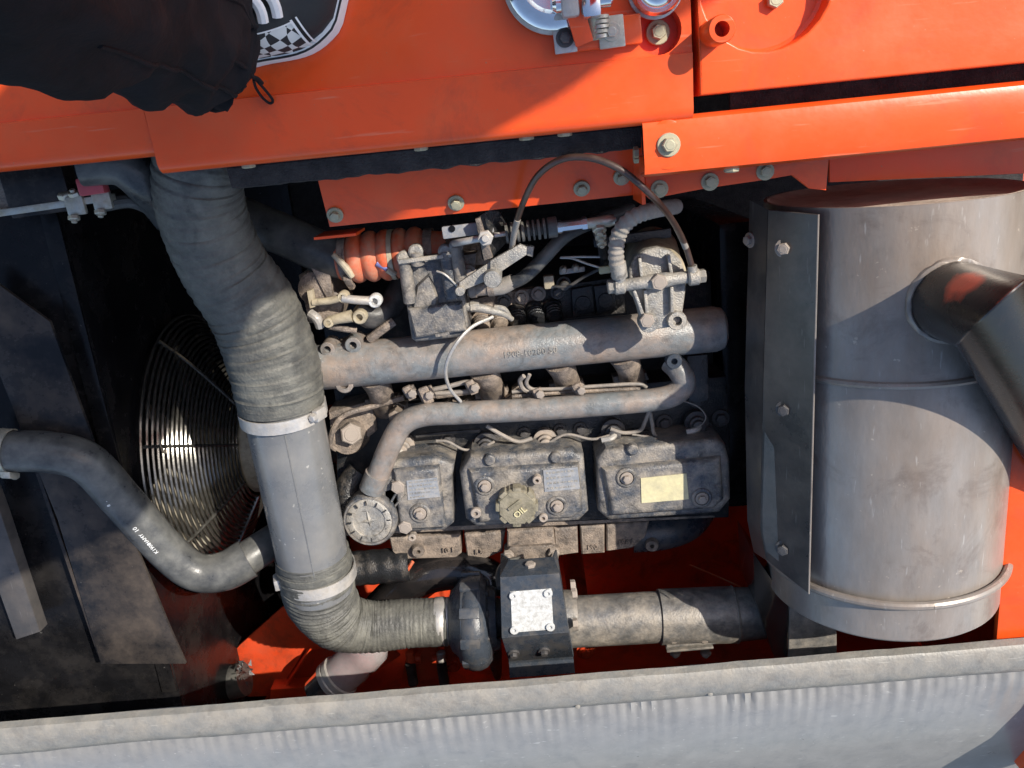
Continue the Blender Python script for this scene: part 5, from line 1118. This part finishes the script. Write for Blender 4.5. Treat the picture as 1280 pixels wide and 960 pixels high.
for q_ in ([(714, 362), (740, 357), (744, 392), (716, 396)], [(742, 358), (768, 354), (772, 388), (746, 392)]):
    o = obj('side_block', MB().prism(PL(q_, zpp + .012), (0, 0, -.03), .003), 'engine_dark', ip)
    cx, cy = sum(a[0] for a in q_) / 4, sum(a[1] for a in q_) / 4
    obj('round_plug', MB().lathe(P(cx, cy + 2, zpp + .011), Z, [(0, .011), (.004, .010)], 20), 'engine_dark', o)
so_ = obj('solenoid', MB().lathe(P(703, 350, -.31), Z, [(0, .010), (.03, .010), (.03, .007), (.05, .007), (.052, .0055)], 16), 'wire_blk', ip)
obj('solenoid_arm', MB().box(P(715, 338, -.262), (.034, .007, .006), R_l, .0015), 'alu_cast', ip)
for px, py in ((704, 336), (719, 334)): obj('terminal', MB().lathe(P(px, py, -.264), Z, [(0, .005), (.014, .0045), (.016, .003)], 12), 'alu_cast', ip)
obj('plug_pale', MB().box(P(686, 352, -.27), (.014, .018, .016), None, .003), 'cream', ip)
for pts_, r, m_, lab in (([(692, 358, -.26), (710, 358, -.258), (730, 346, -.255), (752, 335, -.25)], .0022, 'wire_blk', 'black pump wire with amber connector'),
                         ([(700, 322, -.25), (715, 323, -.25), (735, 330, -.25), (752, 335, -.25)], .0016, 'alu', 'thin steel return wire above the pump'),
                         ([(700, 322, -.25), (725, 321, -.25), (755, 321, -.25)], .0016, 'alu', 'thin straight steel wire behind the pump')):
    tag(obj('wire', MB().tube([P(*q) for q in pts_], r, 8, 5), m_), lab, 'wire')
ac = obj('amber_connector', MB().box(P(756, 337, -.25), (.016, .010, .009), R_l, .0025), 'plate_yellow'); tag(ac, 'small amber cable connector next to the braided hose', 'connector')
# loose pale fittings at the end of the housing
ft = thing('banjo_fitting', 'pale dusty banjo fitting with line at the foot of the grey housing', 'fitting', P(600, 388, -.27))
obj('stem', MB().tube([P(583, 383, -.235), P(605, 386, -.235), P(628, 392, -.24), (P(640, 399, -.25))], [.006, .006, .0042, .0035], 12, 4), 'alu_cast', ft)
obj('hex', MB().lathe(P(588, 383, -.235), X, [(0, .008), (.012, .008)], 6), 'alu_cast', ft)
obj('branch', MB().tube([P(618, 384, -.24), P(630, 386, -.24), P(637, 396, -.25)], .0035, 10, 3), 'alu_cast', ft)

# ================================================================== LOW THINGS AT THE SILL
fb1 = thing('frame_bracket', 'orange welded frame bracket low in the bay under the rubber elbow', 'bracket', P(370, 820, -.62))
zq = -.47
obj('gusset', MB().prism(PL([(292, 815), (300, 806), (352, 760), (420, 735), (470, 800), (380, 815), (345, 870), (296, 872), (310, 836), (296, 830)], zq), (0, 0, -.006), .002), 'orange_deep', fb1)
obj('rib', MB().prism([P(384, 812, zq + .002), P(388, 810, zq + .02), P(350, 868, zq + .02), P(345, 870, zq + .002)], (.004, 0, 0)), 'orange_deep', fb1)
obj('gusset', MB().prism(PL([(388, 812), (480, 800), (500, 820), (440, 860), (410, 868), (340, 872)], zq - .01), (0, 0, -.006), .002), 'orange_deep', fb1)
obj('toe', MB().prism(PL([(338, 862), (400, 858), (400, 880), (336, 884)], zq + .03), (0, 0, -.03), .002), 'orange_deep', fb1)
fb_legs = obj('stem', MB().box(P(400, 800, -.64), (.10, .06, .30)), 'orange_deep', fb1)
bo = thing('clear_bottle', 'clear plastic filter bowl with red insert and metal collar below the elbow', 'filter bowl', P(435, 838, -.5))
b0, b1 = P(398, 868, -.36), P(476, 800, -.36); db = (b1 - b0).normalized()
obj('metal_cap', MB().lathe(b0, db, [(0, .030), (.03, .033), (.034, .034)], 28), 'chrome', bo)
obj('collar', MB().lathe(b0 + db * .034, db, [(0, .034), (.002, .037), (.010, .037), (.012, .035), (.014, .037), (.022, .037), (.024, .034)], 28), 'alu', bo)
obj('bowl', MB().lathe(b0 + db * .058, db, [(0, .034), (.03, .034), (.05, .031), (.054, .033), (.08, .030), (.095, .018), (.10, .004)], 28), 'clear', bo)
obj('insert', MB().lathe(b0 + db * .062, db, [(0, .022), (.05, .022), (.06, .012)], 20), 'red_plastic', bo)
hgp = thing('hinge_bracket', 'orange hinge bracket with two black rubber sleeved pins on the floor', 'bracket', P(530, 830, -.62))
zq = -.42
obj('hinge_plate', MB().prism(PL([(520, 822), (530, 812), (545, 815), (552, 835), (548, 850), (524, 852)], zq), (0, 0, -.02), .004), 'orange_deep', hgp)
obj('base', MB().box(P(535, 838, -.52), (.08, .05, .18)), 'orange_deep', hgp)
for px, m_ in ((513, 'orange_deep'), (552, 'alu')):
    sv = obj('pin_head', MB().lathe(P(px, 822, zq + .02), -Y, [(-.012, .006), (-.010, .008), (.006, .008)], 16), m_, hgp)
    obj('rubber_sleeve', MB().lathe(P(px, 830, zq + .02), -Y, [(0, .009), (.04, .009)], 16), 'wire_blk', hgp)
    obj('knuckle', MB().lathe(P(px + (6 if px < 530 else -6), 824, zq + .012), X, [(-.008, .008), (.010, .008)], 14), 'orange_deep', hgp)
for px, py, lab in ((732, 815, 'orange painted bolt boss beside the heat shield foot'), (565, 832, 'orange painted bolt boss between hinge bracket and turbocharger')):
    q = P(px, py, -.42); t = thing('bolt_boss', lab, 'boss', q - Z * .3, 'painted bolt bosses on the floor')
    obj('boss_post', MB().lathe(q - Z * .37, Z, [(0, .022), (.36, .018), (.368, .016)], 24), 'orange_deep', t); bolt(t, q, Z, .012, 'orange_deep', 'flange')
hb2 = thing('hose_stub', 'black capped hose stub with crumpled foil beside the orange bracket', 'hose stub', P(290, 850, -.5))
obj('stub', MB().tube([P(255, 868, -.42), P(280, 856, -.42), P(306, 848, -.42)], .030, 20, 3), 'rubber', hb2)
mb = MB()
for k in range(34):
    q = P(306 + random.uniform(-9, 9), 842 + random.uniform(-14, 14), -.385 + random.uniform(-.01, .012))
    mb.add([q + Vector((random.uniform(-.006, .006), random.uniform(-.006, .006), random.uniform(-.005, .005))) for _ in range(3)], [(0, 1, 2)])
obj('foil', mb, 'bolt_dark', hb2, 5)
# drain hoses under the first cover
dr_ = thing('lower_hose', 'dusty ribbed lower hose behind the breather', 'hose', P(470, 710, -.45))
prf = [(t * .005, .028 + .0006 * math.sin(t * 1.3)) for t in range(24)]
obj('hose_wall', MB().lathe(P(425, 712, -.37), (P(500, 706, -.37) - P(425, 712, -.37)), prf, 24), 'engine_dark', dr_)
obj('zip_tie', MB().tube([P(516, 702, -.35), P(511, 710, -.35), P(507, 716, -.35)], .003, 6, 2), 'silicone', dr_)
cbl = obj('red_cable', MB().tube([P(862, 706, -.55), P(900, 722, -.55), P(935, 738, -.55)], .0016, 6, 2), 'silicone'); tag(cbl, 'thin straight red cable crossing the dark gap by the exhaust pipe', 'cable')

# ================================================================== PERSON STANDING ON THE DECK (only one foot and trouser leg reach the picture)
pe = thing('person', 'person in loose black trousers and checkered lace-up sneakers standing on the deck', 'person', P(250, 60, 0))
ank = P(226, 40, .09); knee = P(-150, -165, .43); hip = Vector((knee.x - .06, knee.y + .14, .84))
ank2 = ank + Vector((-.38, .22, 0)); knee2 = ank2 + Vector((-.03, .02, .36)); hip2 = hip + Vector((-.17, .02, 0))
pel = (hip + hip2) / 2 + Vector((0, .01, .06)); chest = pel + Vector((0, .02, .36)); neck = chest + Vector((0, .0, .20)); head = neck + Vector((.02, -.03, .14))
def skin_mesh(name, joints, edges, root, m, parent, sub=2):
    me = bpy.data.meshes.new(name); names = list(joints)
    me.from_pydata([joints[k][0] for k in names], [(names.index(a), names.index(b)) for a, b in edges], [])
    o = bpy.data.objects.new(name, me); link(o, Matrix.Identity(4), parent)
    o.modifiers.new('skin', 'SKIN'); 
    for i, k in enumerate(names):
        r = joints[k][1]; me.skin_vertices[0].data[i].radius = (r, r); me.skin_vertices[0].data[i].use_root = (k == root)
    sb_ = o.modifiers.new('sub', 'SUBSURF'); sb_.levels = sb_.render_levels = sub
    dg = bpy.context.evaluated_depsgraph_get()
    me2 = bpy.data.meshes.new_from_object(o.evaluated_get(dg)); o.modifiers.clear(); o.data = me2
    me2.materials.clear(); me2.materials.append(M[m]); me2.shade_smooth(); return o
sh1, sh2 = chest + Vector((.18, 0, .12)), chest + Vector((-.18, 0, .12))
el1, el2 = sh1 + Vector((.05, -.02, -.28)), sh2 + Vector((-.05, -.02, -.28))
wr1, wr2 = el1 + Vector((-.02, -.10, -.23)), el2 + Vector((.02, -.10, -.23))
J = dict(pel=(pel, .12), chest=(chest, .12), neck=(neck, .05), chin=(neck + Vector((.01, -.02, .06)), .058), head=(head, .085), crown=(head + Vector((0, .01, .07)), .062),
         hip=(hip, .08), knee=(knee, .052), ank=(ank, .036), hip2=(hip2, .08), knee2=(knee2, .052), ank2=(ank2, .036),
         sh1=(sh1, .055), el1=(el1, .040), wr1=(wr1, .027), hd1=(wr1 + Vector((-.005, -.035, -.06)), .032), sh2=(sh2, .055), el2=(el2, .040), wr2=(wr2, .027), hd2=(wr2 + Vector((.005, -.035, -.06)), .032))
fE = []
for s_, wr in ((1, wr1), (2, wr2)):
    for k in range(5):
        b0 = wr + Vector((.018 * (k - 2), -.045, -.085)); J['f%d%d' % (s_, k)] = (b0, .009); J['g%d%d' % (s_, k)] = (b0 + Vector((0, -.03, -.035 + (.01 if k in (0, 4) else 0))), .008)
        fE += [('hd%d' % s_, 'f%d%d' % (s_, k)), ('f%d%d' % (s_, k), 'g%d%d' % (s_, k))]
skin_mesh('body', J, [('pel', 'chest'), ('chest', 'neck'), ('neck', 'chin'), ('chin', 'head'), ('head', 'crown'), ('pel', 'hip'), ('hip', 'knee'), ('knee', 'ank'), ('pel', 'hip2'), ('hip2', 'knee2'), ('knee2', 'ank2'),
          ('chest', 'sh1'), ('sh1', 'el1'), ('el1', 'wr1'), ('wr1', 'hd1'), ('chest', 'sh2'), ('sh2', 'el2'), ('el2', 'wr2'), ('wr2', 'hd2')] + fE, 'pel', 'skin', pe)
obj('hair', MB().lathe(head + Vector((0, .015, -.02)), Z, [(0, .100), (.05, .108), (.10, .09), (.14, .05), (.15, .01)], 24), 'hair', pe)
skin_mesh('jacket', dict(pel=(pel + Z * .0, .15), chest=(chest, .15), neck=(neck - Z * .04, .075), sh1=(sh1, .078), el1=(el1, .060), wr1=(wr1, .042), sh2=(sh2, .078), el2=(el2, .060), wr2=(wr2, .042)),
          [('pel', 'chest'), ('chest', 'neck'), ('chest', 'sh1'), ('sh1', 'el1'), ('el1', 'wr1'), ('chest', 'sh2'), ('sh2', 'el2'), ('el2', 'wr2')], 'pel', 'cloth', pe)
seams = []
def trouser(a, k, h, name):
    pts = catmull([Vector(q) for q in (a + (a - k) * .10 + Vector((.012, 0, 0)), a, a + (k - a) * .35 + Vector((-.006, .004, 0)), k, h)], 26)
    rings = []; pr = None
    for i, q in enumerate(pts):
        d = (pts[min(i + 1, len(pts) - 1)] - pts[max(0, i - 1)]).normalized()
        u = (Y - d * Y.dot(d)).normalized() if pr is None else (pr - d * pr.dot(d)).normalized(); pr = u; v = d.cross(u)
        t = i / (len(pts) - 1)
        r0 = .053 + .006 * min(1, t * 5) + .016 * t
        ring = []
        for j in range(40):
            an = 2 * math.pi * j / 40
            f_ = .0105 * noise.noise(Vector((math.cos(an) * 1.6 + t * 5, math.sin(an) * 1.6, t * 7))) + .008 * noise.noise(Vector((math.cos(an) * 3.4, math.sin(an) * 3.4 + t * 16, t * 9)))
            if i < 4: f_ *= .4
            ring.append(q + (u * math.cos(an) + v * math.sin(an)) * (r0 + f_))
        rings.append(ring)
    seams.append((rings, pts))
    inner = [[pts[0] + (p - pts[0]) * .93 + (pts[3] - pts[0]) * .4 for p in rings[0]]]
    return obj(name, MB().ring_strip(inner + rings, True, False, True), 'cloth', pe, 60)
tr1 = trouser(ank, knee, hip, 'trouser_leg'); trouser(ank2, knee2, hip2, 'trouser_leg')
rg, cp0 = seams[0]
for j in (4, 24, 31): obj('seam', MB().tube([r_[(j + int(3 * noise.noise(Vector((i * .07, j, 0))))) % 40] * 1.0 for i, r_ in enumerate(rg[:70:3])], .0020, 6, 3), 'cloth', tr1)
obj('hem', MB().tube([q for q in rg[5]] + [rg[5][0]], .0022, 6, 1, cap=False), 'cloth', tr1)
c0 = P(316, 96, .055)
obj('hem_seam', MB().tube([P(250, 50, .155), P(280, 68, .13), P(305, 83, .10), P(316, 96, .07)], .0022, 8, 4), 'cloth', tr1)
obj('drawcord', MB().tube([c0, P(324, 104, .030), P(336, 118, .012), P(341, 126, .006), P(337, 129, .005), P(328, 122, .010), P(320, 110, .022), P(317, 100, .045)], .0013, 8, 6), 'cloth', tr1)
obj('drawcord', MB().tube([c0, P(322, 98, .045), P(328, 104, .035)], .0016, 8, 3), 'cloth', tr1)
def shoe(heel, axis, mirror=1):
    ax_ = Vector((axis.x, axis.y, 0)).normalized(); sd_ = Z.cross(ax_) * mirror
    L_ = LS
    def hw(t): 
        return .5 * (.066 + .038 * math.exp(-((t - .70) / .22) ** 2)) * min(1, (max(0, t) / .10)) ** .45 * min(1, (max(0, 1 - t) / .16)) ** .5
    s_ = obj('sneaker', MB(), 'shoe_white', pe) if False else None
    out = [heel + ax_ * L_ * t + sd_ * hw(t) * 1.0 for t in [i / 28 for i in range(29)]] + [heel + ax_ * L_ * t - sd_ * hw(t) for t in [1 - i / 28 for i in range(1, 28)]]
    sole = obj('sneaker_sole', MB().prism([q + Z * .030 for q in out], (0, 0, -.0295), .004, 2), 'shoe_white', pe)
    out2 = [q + (q - (heel + ax_ * L_ * .5)) * 0 for q in out]
    # dark pinstripe round the sole
    c_ = heel + ax_ * L_ * .5
    obj('pinstripe', MB().tube([q + Z * .0285 + (c_ - q).normalized() * .0012 for q in out] + [out[0] + Z * .0285 + (c_ - out[0]).normalized() * .0012], .0012, 6, 1), 'shoe_black', sole)
    def upper(t0, t1, m, name, a0=-1.0, a1=1.0, lift=0.0, n=14):
        rings = []
        for i in range(n + 1):
            t = t0 + (t1 - t0) * i / n; w_ = max(.002, hw(t) - .0045); hgt = .040 + .052 * max(0, min(1, (.78 - t) / .5)) ** 1.1
            if t > .86: hgt *= max(.05, math.sqrt(max(0, 1 - ((t - .86) / .14) ** 2)))
            ring = []
            for j in range(15):
                an = (a0 + (a1 - a0) * j / 14) * math.pi / 2
                ring.append(heel + ax_ * L_ * t + sd_ * (w_ + lift) * math.sin(an) * (1 - .25 * max(0, math.cos(an)) * 0) + Z * (.026 + (hgt + lift) * max(0, math.cos(an)) ** .75))
            rings.append(ring)
        return obj(name, MB().ring_strip(rings, False, False, False), m, pe, 60)
    upper(.02, .985, 'shoe_black', 'sneaker_upper')
    for a0, a1 in ((-1.0, -.42), (.42, 1.0)): upper(.05, .71, 'checker', 'sneaker_quarter', a0, a1, .0016)
    for a0, a1 in ((-.44, -.20), (.20, .44)): upper(.30, .72, 'shoe_black', 'lace_stay', a0, a1, .0024)
    for a0, a1 in ((-1.0, -.42), (.42, 1.0)): upper(.708, .718, 'shoe_white', 'stitch_line', a0, a1, .0028, 2); upper(.732, .739, 'shoe_white', 'stitch_line', a0, a1, .0022, 2)
    for a0, a1 in ((-.455, -.435), (.435, .455)): upper(.30, .71, 'shoe_white', 'stitch_line', a0, a1, .0030)
    for k in range(6):
        t = .40 + .056 * k; hgt = .026 + .040 + .052 * max(0, min(1, (.78 - t) / .5)) ** 1.1
        w_ = hw(t) - .0045
        pts = []
        for j in range(9):
            an = (-.36 + .72 * j / 8) * math.pi / 2
            pts.append(heel + ax_ * (L_ * t + .004 * math.sin(j * .8)) + sd_ * w_ * math.sin(an) + Z * (.029 + (hgt - .026 + .003) * math.cos(an) ** .75))
        obj('lace', MB().tube(pts, .0048, 8, 2), 'shoe_white', pe)
hl_ = P(192, 98, 0); fx = P(436, -46, 0) - hl_; LS = fx.length; fx.normalize()
shoe(hl_ + Vector((0, 0, .0008)), fx, 1)
shoe(ank2 - fx * .07 + Vector((0, 0, -ank2.z + .0008)), fx, -1)
